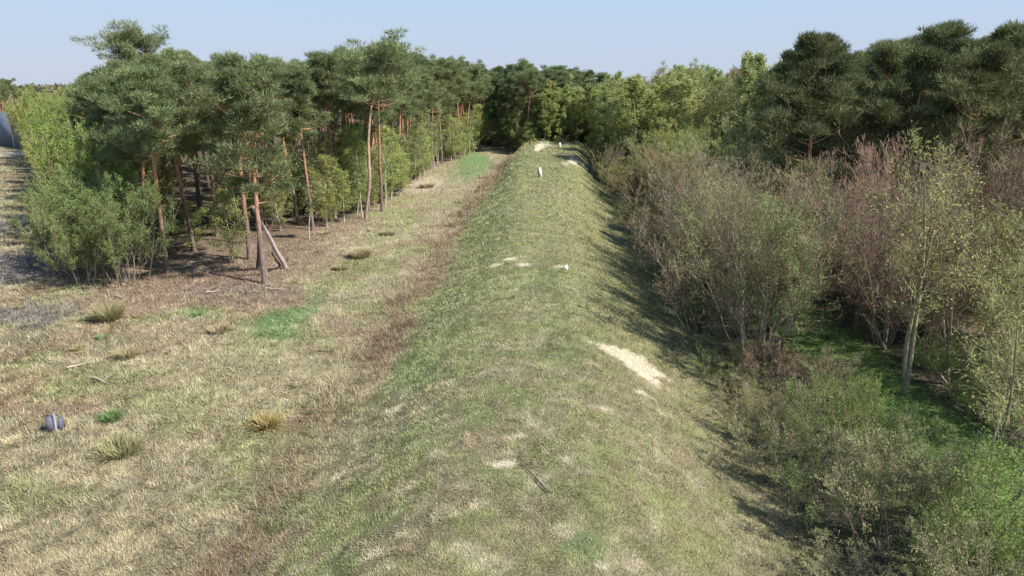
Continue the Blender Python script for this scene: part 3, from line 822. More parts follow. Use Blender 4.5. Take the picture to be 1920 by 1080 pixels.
# ------------------------------------------------------------------ shrubs
S_THICK = [shrub(51, 5, 14, .45, 7, 7, 5, 15000, .06, M_TWIG_OLIVE, M_LEAF_FRESH, M_OLIVE, base_r=.9),
           shrub(52, 5, 12, .5, 7, 7, 5, 12000, .06, M_TWIG_TAN, M_LEAF_PALE, M_OLIVE, base_r=.9),
           shrub(53, 5, 12, .45, 7, 7, 5, 14000, .06, M_TWIG_OLIVE, M_LEAF_LIME, M_OLIVE, base_r=.9)]
S_DENSE = [shrub(54, 5, 16, .5, 8, 7, 5, 26000, .045, M_TWIG_OLIVE, M_LEAF_DARK, M_GREY, base_r=1.1, first=.18),
           shrub(55, 5, 16, .5, 8, 7, 5, 26000, .045, M_TWIG_OLIVE, M_LEAF_BUSH, M_GREY, base_r=1.1, first=.18)]
S_GREY = [shrub(56, 6, 12, .55, 8, 8, 6, 1500, .05, M_TWIG_GREY, M_LEAF_SAGE, M_GREY, base_r=.8),
          shrub(57, 6, 11, .6, 8, 8, 6, 0, .05, M_TWIG_GREY, None, M_GREY, base_r=.8),
          shrub(58, 6, 12, .5, 8, 8, 6, 3500, .05, M_TWIG_TAN, M_LEAF_SAGE, M_GREY, base_r=.8)]
S_RED = [shrub(59, 8, 9, .42, 10, 9, 7, 0, .05, M_TWIG_RED, None, M_GREY, base_r=.7, r0=.05, curl=.2, first=.2),
         shrub(60, 8, 10, .5, 10, 9, 7, 0, .05, M_TWIG_RED, None, M_GREY, base_r=.7, r0=.05, curl=.2, first=.2)]
S_SAGE = [shrub(61, 6.5, 10, .5, 8, 8, 6, 9000, .045, M_TWIG_OLIVE, M_LEAF_SAGE, M_GREY, base_r=.6),
          shrub(62, 6.5, 10, .5, 8, 8, 6, 7000, .045, M_TWIG_GREY, M_LEAF_LIME, M_OLIVE, base_r=.6)]
S_LOW = [shrub(63, 2.4, 16, .75, 6, 6, 5, 4200, .028, M_TWIG_GREY, M_LEAF_SAGE, M_GREY, base_r=.9, r0=.014, tw_w=.006, lspread=.04),
         shrub(64, 2.4, 16, .75, 6, 6, 5, 8000, .032, M_TWIG_OLIVE, M_LEAF_FRESH, M_OLIVE, base_r=.9, r0=.014, tw_w=.006, lspread=.04),
         shrub(65, 2.0, 22, .7, 6, 6, 4, 0, .03, M_TWIG_RUST, None, M_GREY, base_r=.9, r0=.012, tw_w=.006),
         shrub(66, 2.4, 16, .75, 6, 6, 5, 7000, .028, M_TWIG_OLIVE, M_LEAF_DARK, M_GREY, base_r=.9, r0=.014, tw_w=.006, lspread=.04)]
def veils_track(x, y, z):       # would stand in front of the open grass track seen along the bank
    return any(abs(x / y * t - TRACK_X) < 1.7 and CAM_H - (CAM_H - z) / y * t < .6 and t > y for t in (22.5, 25, 28, 31))
SPL = []
def sfree(x, y, d): return all((x - a) ** 2 + (y - b) ** 2 > d * d for a, b in SPL)
def put_shrub(parts, H0, x, y, h, w, lab, group=None, name="shrub", rz=None):
    SPL.append((x, y))
    return put_tree(name, parts, x, y, rng.uniform(0, 6.28) if rz is None else rz, w, h / H0, lab, {'shrub': 'shrub', 'low_bush': 'low bush', 'undergrowth_bush': 'undergrowth', 'scrub_tree': 'scrub tree'}[name], group)

# row of birch scrub along the side track at the far left
for k in range(700):
    t = rng.random() ** 1.25; y = 41 + t * 100
    x = left_edge(y) + rng.uniform(2.2, 4.6 if y < 50 else 8.0 + .05 * (y - 40))
    if not sfree(x, y, 2.9): continue
    near = y < 50
    i = rng.integers(3)
    lab = ["green", "tan-twigged", "yellow-green"][i] + " scrub in the row beside the left side track"
    if near: i = 1; lab = "bushy dark green scrub at the near end of the left side track"
    put_shrub(S_DENSE[0] if near else S_THICK[i], 5, x, y, (5.4 if near else 7.6 + 1.2 * sstep(60, 120, y)) * rng.uniform(.85, 1.1), rng.uniform(1.0, 1.3), lab, "scrub row along the left side track", "scrub_tree")
for px, py, h, i, lab in [(140, 542, 4.4, 0, "dark green bush at the near corner of the left scrub, bare stems showing at its foot"),
                          (175, 520, 5.2, 1, "full green bush second from the near corner of the left scrub"),
                          (212, 488, 4.0, 1, "rounded green bush at the right end of the left scrub"),
                          (108, 512, 4.6, 0, "dark green bush on the track side of the near left scrub"),
                          (150, 490, 5.6, 1, "tall green bush behind the near corner of the left scrub"),
                          (240, 450, 2.4, 0, "low green bush below the orange-trunked pine")]:
    x, y = ground(px, py)
    put_shrub(S_DENSE[i], 5, x, y + 1, h, .88, lab, "near bushes of the left scrub")
# under the left stand
for k in range(900):
    y = 46 + rng.random() * 70; e = rng.random() * 9
    x = right_edge(y) - e
    if not sfree(x, y, 3.0) or y < 60: continue
    i = rng.integers(3)
    put_shrub(S_THICK[i], 5, x, y, rng.uniform(1.4, 3.2), rng.uniform(.6, .9), ["green", "brownish", "yellow-green"][i] + " undergrowth bush beneath the left pines", "undergrowth of the left stand", "undergrowth_bush")
for k in range(900):                                        # hedge at the far end
    x = -12 + rng.random() * 36; y = float(wall_y(x)) - 2.5 + rng.random() ** 1.5 * 30
    if not sfree(x, y, 3.2): continue
    i = rng.integers(3)
    put_shrub(S_THICK[i], 5, x, y, (rng.uniform(1.6, 3.4) if y < wall_y(x) + 3 else rng.uniform(4, 7.5)), 1.3, ["green", "brownish", "yellow-green"][i] + " undergrowth before the tree wall behind the bank", "undergrowth behind the bank's far end", "undergrowth_bush")

# right side: scrub belt between bank and track, then beyond the track
r_sh = [
    # parts, H0, px, ground y, height, width, label
    (S_SAGE[0], 6.5, 10.9, 28.5, 7.2, 1.0, "tall many-stemmed shrub with dark upright stems between bank and track"),
    (S_GREY[0], 6, 10.0, 33.0, 5.2, 1.0, "grey-brown bare shrub leaning over the shaded foot of the bank"),
    (S_SAGE[0], 6.5, 12.0, 35.5, 6.6, 1.2, "broad pale yellow-green shrub in the middle of the right scrub"),
    (S_GREY[1], 6, 10.5, 40.0, 5.4, 1.1, "grey twiggy shrub where the bank's shadow is darkest"),
    (S_GREY[2], 6, 15.2, 44.0, 6.4, 1.2, "tan-twigged shrub behind the pale yellow-green shrub"),
    (S_RED[0], 8, 23.0, 34.5, 8.3, 1.05, "large red-brown bare shrub with upswept twigs, left one of the red pair"),
    (S_RED[1], 8, 28.0, 36.5, 8.7, 1.15, "large red-brown bare shrub at the right picture edge, taller of the red pair"),
    (S_RED[0], 8, 19.8, 37.0, 7.6, 1.1, "dark reddish bare shrub left of the big red pair, above the grass track"),
    (S_RED[0], 8, 25.5, 31.0, 8.0, 1.0, "red-brown bare shrub in front of the big red pair"),
    (S_RED[1], 8, 21.2, 32.6, 7.4, 1.0, "upright red-brown shrub left of and before the big red pair"),
    (S_RED[1], 8, 18.2, 31.0, 5.4, .9, "low tangled reddish shrub overhanging the far side of the grass track"),
    (S_DENSE[1], 5, 24.0, 47.0, 6.2, 1.25, "bright green bush in the gap between grey scrub and red shrubs"),
    (S_THICK[0], 5, 21.5, 44.0, 5.2, 1.2, "smaller green bush beside the bright green bush"),
    (S_SAGE[1], 6.5, 19.4, 27.5, 6.0, 1.0, "yellow-leaved shrub right of the twin-trunk tree"),
    (S_SAGE[1], 6.5, 21.5, 24.0, 5.6, 1.1, "yellow-leaved shrub at the right picture edge below the red shrubs"),
    (S_SAGE[1], 6.5, 23.5, 29.0, 6.2, 1.1, "sparse yellow-green shrub under the taller red shrub"),
    (S_SAGE[1], 6.5, 18.0, 20.5, 4.4, .9, "yellow-green shrub beside the forked thin tree"),
    (S_LOW[2], 2, 10.9, 25.4, 1.9, 1.3, "rusty brown bramble heap at the foot of the many-stemmed shrub"),
    (S_LOW[2], 2, 9.9, 23.6, 1.3, 1.1, "smaller rusty bramble heap nearer the viewer"),
    (S_LOW[2], 2, 12.0, 26.6, 1.6, 1.1, "rusty bramble heap at the edge of the grass track"),
]
for parts, H0, x, y, h, w, lab in r_sh:
    put_shrub(parts, H0, x, y, h, w, lab, "shrubs of the right scrub")
for k, y in enumerate([11, 13, 15, 17, 19, 30.5, 36, 38.4, 43, 46, 49, 52]):
    x = float(berm_x(y)) + 10.0 + (.8 if k % 2 else 0)
    put_shrub(*((S_LOW[[0, 3, 0][k % 3]], 2.4) if y < 20 else (S_GREY[k % 3], 6)), x, y, 3.0 if y < 20 else 5.4, 1.1, "%s shrub shading the bank's right foot, %s from viewer" % (
        ["grey-green", "dark green", "grey-green"][k % 3] if y < 20 else ["grey-green", "bare grey", "tan"][k % 3], ORD[k]), "shade-casting row at the bank's right foot")
for k in range(46):
    y = 11 + k * 1.25; x = float(berm_x(y)) + rng.uniform(8.3, 9.3)
    if rng.random() < .3 or not sfree(x, y, .9): continue
    i = [0, 3][rng.integers(2)]
    put_shrub(S_LOW[i], 2.4, x, y, rng.uniform(1.0, 2.3), rng.uniform(.7, 1.0), ["grey-green", "", "", "dark green"][i] + " bush hugging the shaded foot of the bank", "low bushes hugging the bank's right foot", "low_bush")
for k in range(1200):                                       # belt on the bank's right foot, going away
    y = 38 + rng.random() * 88; bx = float(berm_x(y))
    x = bx + 9.0 + rng.random() * (5 + .06 * y)
    if not sfree(x, y, 2.9): continue
    px, _ = to_px(x, y, 4)
    r = rng.random()
    hh = rng.uniform(3.6, 5.4) if x - bx < 12 else rng.uniform(5.0, 7.0)
    lime = y > 62 and r < .6
    if lime:
        i = rng.integers(2); parts, H0 = [S_THICK[0], S_THICK[2]][i], 5
        lab = ["fresh green", "lime green"][i] + " shrub in the distant scrub right of the bank"
    elif r < .82:
        i = rng.integers(3); parts, H0 = S_GREY[i], 6
        lab = ["grey-budding", "bare grey", "tan-twigged"][i] + " shrub of the belt along the bank's right foot"
    else:
        parts, H0 = S_SAGE[0], 6.5
        lab = "pale sage shrub of the belt along the bank's right foot"
    put_shrub(parts, H0, x, y, hh, rng.uniform(.9, 1.2), lab, "scrub belt along the bank's right foot")
for k in range(1500):                                       # beyond the belt, in front of pines and birches
    y = 44 + rng.random() * 50; x = 16 + rng.random() * 34
    px, _ = to_px(x, y, 6)
    if px > 1640 + 0 * y or x < berm_x(y) + 13 or not sfree(x, y, 4.0): continue
    r = rng.random(); i = rng.integers(3)
    if y > 58 and r < .55: parts, H0, lab = S_THICK[i], 5, ["green", "brown-green", "yellow-green"][i] + " shrub before the birches on the right"
    elif r < .8: parts, H0, lab = S_GREY[i], 6, ["grey-budding", "bare grey", "tan-twigged"][i] + " shrub before the right stand"
    else: parts, H0, lab = S_SAGE[0], 6.5, "sage green shrub before the right stand"
    put_shrub(parts, H0, x, y, rng.uniform(5, 7.4), rng.uniform(1, 1.3), lab, "scrub before the right stand")
for k in range(600):                                        # under the right pines / dark tangle beyond the track
    y = 17 + rng.random() * 36; x = 18.3 + rng.random() * 24
    px, _ = to_px(x, y, 2)
    if px > 2060 or not sfree(x, y, 3.6): continue
    r = rng.random()
    if y > 40: parts, H0, h, lab = S_DENSE[0], 5, rng.uniform(3, 5.5), "dark green undergrowth bush in front of the right pines"
    elif r < .4: parts, H0, h, lab = S_GREY[rng.integers(3)], 6, rng.uniform(3.0, 5), "grey twiggy shrub in the tangle right of the grass track"
    elif r < .6: parts, H0, h, lab = S_SAGE[1], 6.5, rng.uniform(2, 4), "yellow-leaved shrub in the tangle right of the grass track"
    else: parts, H0, h, lab = S_RED[0], 8, rng.uniform(4, 6.5), "reddish bare shrub in the tangle right of the grass track"
    put_shrub(parts, H0, x, y, h, 1.0, lab, "tangle right of the grass track")
for k in range(900):                                        # low scrub close to the viewer, right
    y = 10.5 + rng.random() * 15; x = 8.6 + rng.random() * 9.5
    if abs(x - TRACK_X - .2) < 2.1 and y > 15.5: continue
    if not sfree(x, y, 1.35) or (veils_track(x, y, 1.9) and rng.random() < .9): continue
    px, _ = to_px(x, y, .5)
    if px > 2050 or (x < 9.8 and rng.random() < .5): continue
    grn = x > 12.5
    r = rng.random(); i = (1 if r < .85 else 3) if grn else (0 if r < .6 else 3 if r < .75 else 1 if r < .9 else 2)
    h = rng.uniform(1.3, 2.6) if x < 12 else rng.uniform(.8, 2.4)
    put_shrub(S_LOW[i], 2.4 if i != 2 else 2.0, x, y, h, rng.uniform(.7, 1.0),
              ["grey-green low scrub", "fresh green low scrub", "rust-brown low bramble", "dark green low scrub"][i] + " near the shaded bank foot",
              "low scrub at the bottom right", "low_bush")

SAPL = [broadleaf(81, 4, 1.1, limbs=14, leaf=2200, lsize=.045, bark=M_OLIVE, leaf_m=M_LEAF_FRESH, cb=.2, r0=.028, bend=.07, tw_w=.005),
        broadleaf(82, 4, 1.2, limbs=14, leaf=1500, lsize=.04, bark=M_OLIVE, leaf_m=M_LEAF_LIME, cb=.2, r0=.028, bend=.07, tw_w=.005)]
SP2 = []
for k in range(300):
    y = 12 + rng.random() * 12; x = 10.5 + rng.random() * 8
    px, _ = to_px(x, y, 2)
    if px > 1950 or (veils_track(x, y, 3.6) or veils_track(x, y, 2.2)) or (y > 15 and abs(x - TRACK_X) < 2.3) or any((x - a) ** 2 + (y - b) ** 2 < 3.2 for a, b in SP2): continue
    SP2.append((x, y)); i = k % 2
    put_tree("sapling", SAPL[i], x, y, rng.uniform(0, 6.28), rng.uniform(.8, 1.1), rng.uniform(.7, 1.25), ["vivid green", "yellow-green"][i] + " sapling above the low scrub at the bottom right", "sapling", "saplings at the bottom right")
M_PALEBR = bark_mat("pale_olive_bark", (.38, .34, .26), (.36, .31, .23), 2, 6)
BARE2 = [broadleaf(91, 8, 2.3, limbs=24, leaf=500, lsize=.05, bark=M_PALEBR, twig_m=M_TWIG_GREY, leaf_m=M_LEAF_LIME, cb=.22, r0=.075, bend=.05, fork=1, up=.75, tw_w=.008),
         broadleaf(92, 8, 2.0, limbs=22, leaf=0, bark=M_PALEBR, twig_m=M_TWIG_RED, cb=.2, r0=.07, bend=.06, fork=2, up=.8, tw_w=.008),
         broadleaf(93, 7, 1.9, limbs=20, leaf=2600, lsize=.05, bark=M_PALEBR, twig_m=M_TWIG_OLIVE, leaf_m=M_LEAF_LIME, cb=.25, r0=.06, bend=.07, fork=1, up=.7, tw_w=.007)]
BP = []
for k in range(500):
    y = 21 + rng.random() * 24; x = 17.6 + rng.random() * 14
    if rng.random() < .3: x = 10.2 + rng.random() * 2.6; y = 29 + rng.random() * 16
    px, _ = to_px(x, y, 4)
    if px > 1960 or any((x - a) ** 2 + (y - b) ** 2 < 7 for a, b in BP): continue
    BP.append((x, y)); i = k % 3
    put_tree("bare_tree", BARE2[i], x, y, rng.uniform(0, 6.28), rng.uniform(.85, 1.1), rng.uniform(.75, 1.05),
             ["grey-twigged tree barely in leaf", "leafless red-twigged tree with several stems", "thin tree with sparse yellow-green leaves"][i] + " in the right scrub", "tree", "thin trees of the right scrub")
    if len(BP) > 44: break
# distinct thin trees beyond the bank's right foot
T_TWIN = broadleaf(71, 9.5, 1.9, limbs=18, leaf=2200, lsize=.06, bark=M_OLIVE, twig_m=M_TWIG_OLIVE, leaf_m=M_LEAF_LIME, cb=.4, r0=.12, fork=1, bend=.05, tw_w=.008)
T_THIN = broadleaf(72, 7.5, 1.6, limbs=14, leaf=1800, lsize=.05, bark=M_OLIVE, twig_m=M_TWIG_OLIVE, leaf_m=M_LEAF_LIME, cb=.38, r0=.07, fork=1, bend=.05, tw_w=.007)
T_DARK = broadleaf(73, 9.5, 2.1, limbs=18, leaf=5000, lsize=.06, bark=M_DARKBARK, twig_m=M_TWIG_OLIVE, leaf_m=M_LEAF_SAGE, cb=.35, r0=.12, bend=.06, tw_w=.008)
T_BARE = broadleaf(74, 9.5, 2.6, limbs=22, leaf=0, bark=M_GREY, twig_m=M_TWIG_RED, cb=.3, r0=.1, bend=.05, fork=1, tw_w=.008)
for parts, H, x, y, ty, sx, rz, lab in [
    (T_TWIN, 9.5, 15.9, 25.3, 300, 1.0, .7, "twin-trunked pale tree standing at the right side of the grass track"),
    (T_THIN, 7.5, 13.4, 16.6, 520, 1.0, 1.4, "thin tree forking low, nearest tree at the bottom right"),
    (T_THIN, 7.5, 18.4, 22.4, 480, 1.1, 4.0, "thin pale tree with a long curved stem near the right picture edge"),
    (T_DARK, 9.5, 16.5, 48.5, 230, 1.1, 2.0, "dark-trunked pale green tree rising above the grey scrub"),
    (T_BARE, 9.5, 24.5, 31.5, 290, 1.0, 3.0, "bare grey fork-trunked tree in front of the red shrubs"),
    (T_BARE, 9.5, 27.0, 35.0, 275, 1.1, .4, "tall grey bare tree rising through the right red shrub"),
    (T_BARE, 9.5, 21.0, 38.5, 300, 1.0, 1.9, "grey bare tree between the green bush and the red shrubs"),
    (T_BARE, 9.5, 13.0, 40.0, 340, .9, 2.8, "bare grey tree standing in the grey scrub beyond the pale shrub"),
    (T_DARK, 9.5, 12.6, 31.5, 395, .9, 5.5, "dark-stemmed tree slanting through the pale yellow-green shrub"),
    (T_THIN, 7.5, 20.8, 27.0, 430, 1.2, 2.2, "pale forked tree behind the yellow-leaved shrubs at the right"),
    (T_BARE, 9.5, 23.0, 26.5, 420, .9, 1.2, "bare pale tree at the right picture edge among yellow leaves"),
    (T_THIN, 7.5, 15.4, 19.6, 640, .8, 3.3, "spindly sapling tree standing in the bright grass track"),
    (T_BARE, 9.5, 17.6, 33.0, 420, .8, 5.0, "slim grey tree at the far side of the track, left of the twin-trunked tree"),
]:
    put_tree("broadleaf_tree", parts, x, y, rz, sx, top_scale(x, y, ty, H), lab, "tree", "trees of the right scrub")

# ------------------------------------------------------------------ far wood up to the horizon (stuff)
g = np.random.default_rng(90)
fw = MB()
nT = 3200
ft = g.random(nT)
rel = g.uniform(-1.0, .9, nT); yy = np.where(rel > -.3, 205, 300) + 500 * g.random(nT) ** 1.1; xx = rel * yy
hh = g.uniform(9.5, 13.2, nT); rr = g.uniform(2.5, 4.5, nT)
per = 60
k = np.repeat(np.arange(nT), per); n = len(k)
d = unit(g.normal(0, 1, (n, 3)))
C = np.stack([xx[k], yy[k], hh[k] * .62], 1) + d * np.stack([rr[k], rr[k], hh[k] * .38], 1) * g.uniform(.6, 1, n)[:, None]
Dr = unit(d + g.normal(0, .5, (n, 3))); S = unit(np.cross(Dr, g.normal(0, 1, (n, 3))))
fw.tris(C - S * .5, C + S * .5, C + Dr * 1.5, np.clip(ft[k] + g.normal(0, .15, n), 0, 1))
M_FAR = leaf_mat("far_wood_foliage", (.085, .11, .06), (.24, .20, .12), .15, 0, 0)
tag(link("far_wood", fw.mesh("far_wood", M_FAR)), "hazy far wood forming the horizon behind the stands", "wood", kind="stuff")

# ------------------------------------------------------------------ tussocks
def tussock(seed, n, h, r, mat, droop=.5, w=.012):
    g = np.random.default_rng(seed)
    a = g.uniform(0, 6.283, n); q = r * .35 * np.sqrt(g.random(n)); til = droop * g.random(n) ** .7
    O = np.stack([q * np.cos(a), q * np.sin(a), np.zeros(n)], 1)
    D = np.stack([np.cos(a) * np.sin(til), np.sin(a) * np.sin(til), np.cos(til)], 1)
    P = polyl(g, O, D, h * g.uniform(.5, 1.1, n), 3, -.12, .1)
    mb = MB(); mb.tubes(P, np.array([1, .9, .6, .1])[None] * w * g.uniform(.7, 1.3, (n, 1)), 2, tint=g.random(n))
    return mb.mesh("grass_tussock", mat)
tus = [
    (205, 600, 1300, 1.3, 1.0, M_DRYG, "tall olive reed tussock in the left field below the dark green bush"),
    (238, 668, 800, .7, .9, M_DRY, "low brown tussock right of the lush green tuft"),
    (192, 634, 260, .3, .45, M_TUFT, "small lush green grass tuft in the left field"),
    (500, 800, 900, .75, .6, M_GOLD, "golden yellow grass tussock in the middle of the dry field"),
    (208, 786, 600, .5, .6, M_TUFT, "yellow-green grass tuft above the sprawling tussock"),
    (225, 850, 1100, .85, 1.1, M_DRYG, "sprawling brown-green tussock in the lower left of the field"),
    (676, 482, 1100, 1.0, 1.4, M_DRY, "broad brown tussock near the right end of the litter strip"),
    (638, 505, 500, .6, .7, M_DRYG, "green tussock beside the broad brown one"),
    (412, 622, 700, .6, .9, M_DRY, "flat brown tussock left of the green patch"),
    (728, 440, 700, .7, 1.0, M_DRY, "straw-coloured tussock in front of the young birches"),
    (368, 592, 300, .4, .5, M_TUFT, "green herb tuft at the edge of the litter"),
    (1100, 268, 500, .9, .8, M_DRY, "pale grass tuft on the right shoulder of the bank's far end"),
    (800, 352, 700, 1.0, 1.6, M_DRY, "pale straw tussock by the stand edge near the green strip"),
    (145, 655, 350, .35, .5, M_DRYG, "small dull green tuft left of the low brown tussock"),
]
for px, py, n, h, r, m, lab in tus:
    x, y = ground(px, py)
    o = link("grass_tussock", tussock(int(px), int(n * .6), h * .85, r * 1.25, m, 1.15 if h < .9 else .75, .010 + .0004 * y), loc=(x, y, float(height(x, y)) - .03))
    tag(o, lab, "grass tussock", "tussocks")

tm_ = [tussock(200 + i, 260, .4, .5, [M_DRY, M_DRYG, M_DRYG, M_DRY][i], 1.3, .010) for i in range(4)]
TP = []
for k in range(90):
    y = 15 + rng.random() * 50; x = float(berm_x(y)) - 8.5 - rng.random() * 26
    if x > berm_x(y) - 8 or x < left_edge(y) - 3 - .4 * (y < 44) * 20 or x < right_edge(max(y, 44)) - 18 * (y < 42) + .8 or any((x - a) ** 2 + (y - b) ** 2 < 9 for a, b in TP): continue
    TP.append((x, y)); i = rng.integers(4)
    o = link("grass_tuft", tm_[i], loc=(x, y, float(height(x, y)) - .03)); q = rng.uniform(.5, 1.3); o.scale = (q * 1.3, q * 1.3, q * .6); o.rotation_euler = (0, 0, rng.uniform(0, 6))
    tag(o, ["small dry brown", "small olive", "small greenish", "small straw-coloured"][i] + " grass tuft in the dry field", "grass tuft", "small tufts of the dry field")
# ------------------------------------------------------------------ posts, poles and odd objects
M_WHITE = plain_mat("white_paint", (.82, .82, .80), .5, .06)
M_POST_SHADE = plain_mat("post_shade", (.03, .03, .03), .5, .2)  # near-black standing in for shade on the marker posts
M_POLE = plain_mat("weathered_wood", (.42, .35, .32), .85, .25, 5)
M_DPOLE = plain_mat("dark_wood", (.10, .075, .07), .85, .25, 5)
def tube_mesh(name, pts, rad, mat, sides=8):
    mb = MB(); mb.tubes(np.array(pts, float)[None], np.array(rad, float)[None], sides, .5)
    return mb.mesh(name, mat, smooth=True)
def box(mb, x0, x1, y0, y1, z0, z1, ch=0):
    v = np.array([(x, y, z) for z in (z0, z1) for y in (y0, y1) for x in (x0, x1)])
    if ch: v[4:, 0] += np.array([ch, -ch, ch, -ch]); v[4:, 1] += np.array([ch, ch, -ch, -ch])
    mb.add(v, f4=[(0, 2, 3, 1), (4, 5, 7, 6), (0, 1, 5, 4), (2, 6, 7, 3), (0, 4, 6, 2), (1, 3, 7, 5)])
def marker(px, py, h, w, lean, lab):
    x, y = ground(px, py) if py < 1000 and px > 20 else (px, py)
    e = bpy.data.objects.new("marker_post", None); COL.objects.link(e)
    e.location = (x, y, float(height(x, y)) - .05); e.rotation_euler = (0, lean, .2)
    mb = MB(); box(mb, -w, w, -w * .6, w * .6, 0, h, w * .15); link("post_body", mb.mesh("post_body", M_WHITE), e)
    mb = MB(); box(mb, -w * 1.02 - .05, -w - .003, -w * .62, w * .62, 0, h * .97); link("shade_side", mb.mesh("shade_side", M_POST_SHADE), e)  # dark slab paints the post's shaded left side, not a separate part
    tag(e, lab, "marker post")
marker(1014, 332, 1.05, .15, R(-8), "white marker post leaning left on the bank, nearer of the two")
marker(7.3, 106, .75, .14, 0, "small white marker post at the far end of the bank's crest")
# white bent sheet on the crest
x, y = ground(1060, 506)
mb = MB()
pts = np.array([[-.14, -.05, 0], [.12, -.1, 0], [.16, .08, .02], [-.1, .12, .02], [-.10, -.02, .26], [.10, -.06, .34], [.14, .06, .30], [-.05, .1, .22]])
mb.add(pts, f4=[(0, 3, 2, 1), (4, 5, 6, 7), (0, 1, 5, 4), (1, 2, 6, 5), (2, 3, 7, 6), (3, 0, 4, 7)])
o = link("marker_stone", mb.mesh("marker_stone", M_WHITE), loc=(x, y, float(height(x, y)) - .03))
tag(o, "small white stone standing in the grass halfway along the crest", "stone")
# dark bent stick lying on the bank
pp = [ground(a, b) for a, b in [(978, 872), (990, 886), (1004, 900), (1018, 916), (1028, 926), (1036, 926), (1046, 919), (1051, 912)]]
o = link("stick", tube_mesh("stick", [(x, y, float(height(x, y)) + (.07 if i < 5 else .05)) for i, (x, y) in enumerate(pp)],
         [.008, .014, .022, .022, .018, .010, .007, .005], M_DPOLE), loc=(0, 0, 0))
tag(o, "dark bent stick lying in the short grass near the bottom middle", "stick")
# poles leaning against the near pine
x0, y0 = ground(497, 532)
def pole(b, t, r, mat, lab):
    B = Vector(b); T = Vector(t); n = 8; g = random.Random(int(b[0] * 100))
    pts = [B.lerp(T, i / n) + Vector((g.uniform(-.03, .03), g.uniform(-.03, .03), 0)) for i in range(n + 1)]
    base = pts[0].copy()
    o = link("leaning_pole", tube_mesh("leaning_pole", [p - base for p in pts], [r * (1 - .45 * i / n) for i in range(n + 1)], mat), loc=base)
    tag(o, lab, "pole", "poles leaning on the near pine")
def zg(x, y): return float(height(x, y)) - .05
xb, yb = ground(537, 503); pole((xb, yb, zg(xb, yb)), (x0 - .62, y0 + .9, 4.8), .17, M_POLE, "thickest leaning pole, propped from the right against the near pine")
xb, yb = ground(500, 515); pole((xb, yb, zg(xb, yb)), (x0 - .25, y0 + .3, 3.8), .11, M_POLE, "thin pole standing almost upright beside the near pine's trunk")
xb, yb = ground(484, 503); pole((xb, yb, zg(xb, yb)), (x0 - .45, y0 + 1.6, 3.9), .14, M_DPOLE, "dark pole on the left behind the near pine")
xb, yb = ground(527, 499); pole((xb, yb, zg(xb, yb)), (x0 + .25, y0 + 1.0, 1.7), .09, M_DPOLE, "short dark stick under the thickest leaning pole")
# grey box with pipe in the field
x, y = ground(103, 806)
e = bpy.data.objects.new("drain_box", None); COL.objects.link(e); e.location = (x, y, float(height(x, y)) - .05); e.rotation_euler = (R(6), R(4), .35)
M_SLATE = plain_mat("slate_grey_plastic", (.13, .13, .17), .5, .15)
mb = MB(); box(mb, -.24, .02, -.16, .16, 0, .62, .03); link("box_body", mb.mesh("box_body", M_SLATE), e)
mb = MB(); box(mb, .10, .32, -.12, .14, 0, .52, .05); link("side_box", mb.mesh("side_box", M_SLATE), e)
link("pipe", tube_mesh("pipe", [(.06, -.1, 0), (.06, -.1, .4), (.06, -.1, .78)], [.045, .045, .045], plain_mat("pale_pipe", (.42, .40, .44), .5, .1)), e)
tag(e, "slate grey plastic box with pale upright pipe in the dry field", "drain box")
# broken branches on the litter
gb = random.Random(5)
bl = ["pale broken branch lying on the litter left of the leaning poles", "pale broken branch lying on the litter below the pale green sapling",
      "pale branch lying at the edge of the near left scrub", "pale branch piece on the litter in front of the nearest pine",
      "pale branch lying where the litter meets the dry grass", "short bleached branch in the dry field below the tall olive tussock",
      "short bleached branch beside the low brown tussock", "bleached branch in the grass right of the leaning poles"]
for (px, py), lab in zip([(330, 505), (375, 492), (225, 560), (400, 550), (520, 545), (150, 688), (190, 718), (640, 470)], bl):
    x, y = ground(px, py); a = gb.uniform(-.6, .9); L = gb.uniform(.7, 1.6)
    pts = [(i / 5 * L * math.cos(a) - L / 2 * math.cos(a), i / 5 * L * math.sin(a) - L / 2 * math.sin(a), .1 + .05 * gb.random()) for i in range(6)]
    mb = MB(); mb.tubes(np.array(pts)[None], np.linspace(.045, .015, 6)[None], 6)
    q = np.array(pts[3]); mb.tubes(np.array([q, q + [.15, .1, .12], q + [.3, .24, .2]])[None], np.array([[.018, .012, .006]]), 4)
    o = link("broken_branch", mb.mesh("broken_branch", plain_mat("bleached_wood", (.5, .42, .32), .8, .2)), loc=(x, y, float(height(x, y))))
    tag(o, lab, "branch", "broken branches")

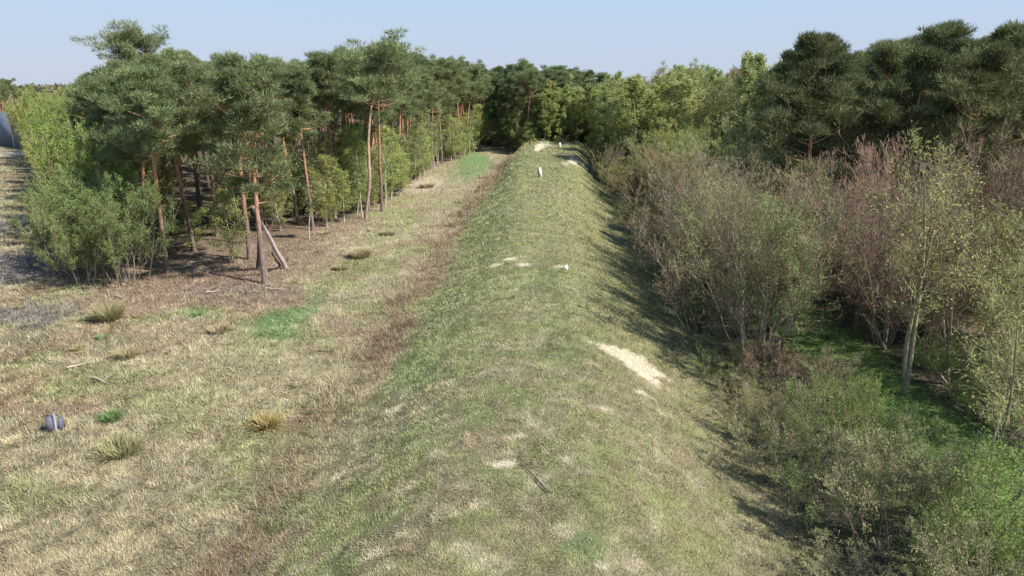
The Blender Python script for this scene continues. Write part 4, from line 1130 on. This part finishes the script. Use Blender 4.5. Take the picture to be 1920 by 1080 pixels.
# ------------------------------------------------------------------ tall net fence at the far left
def net_mat():
    m, nt, b = new_mat("blue_grey_net")
    b.inputs["Base Color"].default_value = (.12, .15, .21, 1)
    tc = nt.nodes.new("ShaderNodeTexCoord"); w = nt.nodes.new("ShaderNodeTexNoise"); w.inputs["Scale"].default_value = .8
    nt.links.new(tc.outputs["Object"], w.inputs[0])
    cr = nt.nodes.new("ShaderNodeValToRGB"); cr.color_ramp.elements[0].color = (.10, .13, .19, 1); cr.color_ramp.elements[1].color = (.16, .19, .26, 1)
    nt.links.new(w.outputs[0], cr.inputs[0]); nt.links.new(cr.outputs[0], b.inputs["Base Color"])
    return m
M_NET = net_mat()
M_RAIL = plain_mat("pale_rail", (.60, .56, .48), .6, .1)
def net_fence(A, B, h, nspan, lab):
    A, B = Vector((*A, 0)), Vector((*B, 0)); L = (B - A).length; ang = math.atan2((B - A).y, (B - A).x)
    e = bpy.data.objects.new("net_fence", None); COL.objects.link(e)
    e.location = (A.x, A.y, float(height(A.x, A.y)) - .3); e.rotation_euler = (0, 0, ang)
    for i in range(nspan):
        mb = MB(); box(mb, i * L / nspan + .12, (i + 1) * L / nspan - .12, -.02, .02, .3, h - .1)
        link("net_panel", mb.mesh("net_panel", M_NET), e)
    for i in range(nspan + 1):
        q = i * L / nspan
        link("post", tube_mesh("post", [(q, 0, 0), (q, 0, h * .5), (q, 0, h + .3)], [.13, .12, .11], M_RAIL), e)
    mb = MB(); box(mb, .12, L - .12, -.1, .1, h - .08, h + .14); link("top_rail", mb.mesh("top_rail", M_RAIL), e)
    tag(e, lab, "net fence", "tall net fences")
net_fence((-110.5, 149), (-84, 128), 7.0, 3, "tall blue-grey net fence facing the viewer at the left edge, above the pale straw patch")
net_fence((-84, 127), (-152, 222), 7.0, 7, "tall net fence running away behind the scrub row, its pale top rail showing")
# ------------------------------------------------------------------ labels: where look-alikes remain, say which one by its place
ONES = "first second third fourth fifth sixth seventh eighth ninth tenth eleventh twelfth thirteenth fourteenth fifteenth sixteenth seventeenth eighteenth nineteenth".split()
TENS = {20: "twent", 30: "thirt", 40: "fort", 50: "fift", 60: "sixt"}
def ordinal(n):
    if n < 20: return ONES[n - 1]
    t, u = n // 10 * 10, n % 10
    return TENS[t] + ("ieth" if u == 0 else "y-" + ONES[u - 1])
by = {}
for o in COL.objects:
    if o.parent is None and o.get('label') and o.get('kind') is None: by.setdefault(o['label'], []).append(o)
for lab, os_ in by.items():
    if len(os_) < 2: continue
    if len(os_) <= 45:
        os_.sort(key=lambda o: to_px(o.location.x, o.location.y, 2)[0])
        for i, o in enumerate(os_): o['label'] = lab + (", leftmost" if i == 0 else ", %s from the left" % ordinal(i + 1))
    else:
        os_.sort(key=lambda o: o.location.y)
        for i, o in enumerate(os_): o['label'] = lab + (", %s nearest" % ordinal(i + 1) if 0 < i < 24 else ", nearest" if i == 0 else ", far back")
for o in COL.objects:
    if o.get('label') and len(o['label'].split()) > 16: o["label"] = " ".join(o["label"].replace(" between the", " by the").split()[:16]); print("LONG", o["label"])
print("objects", len(bpy.data.objects))
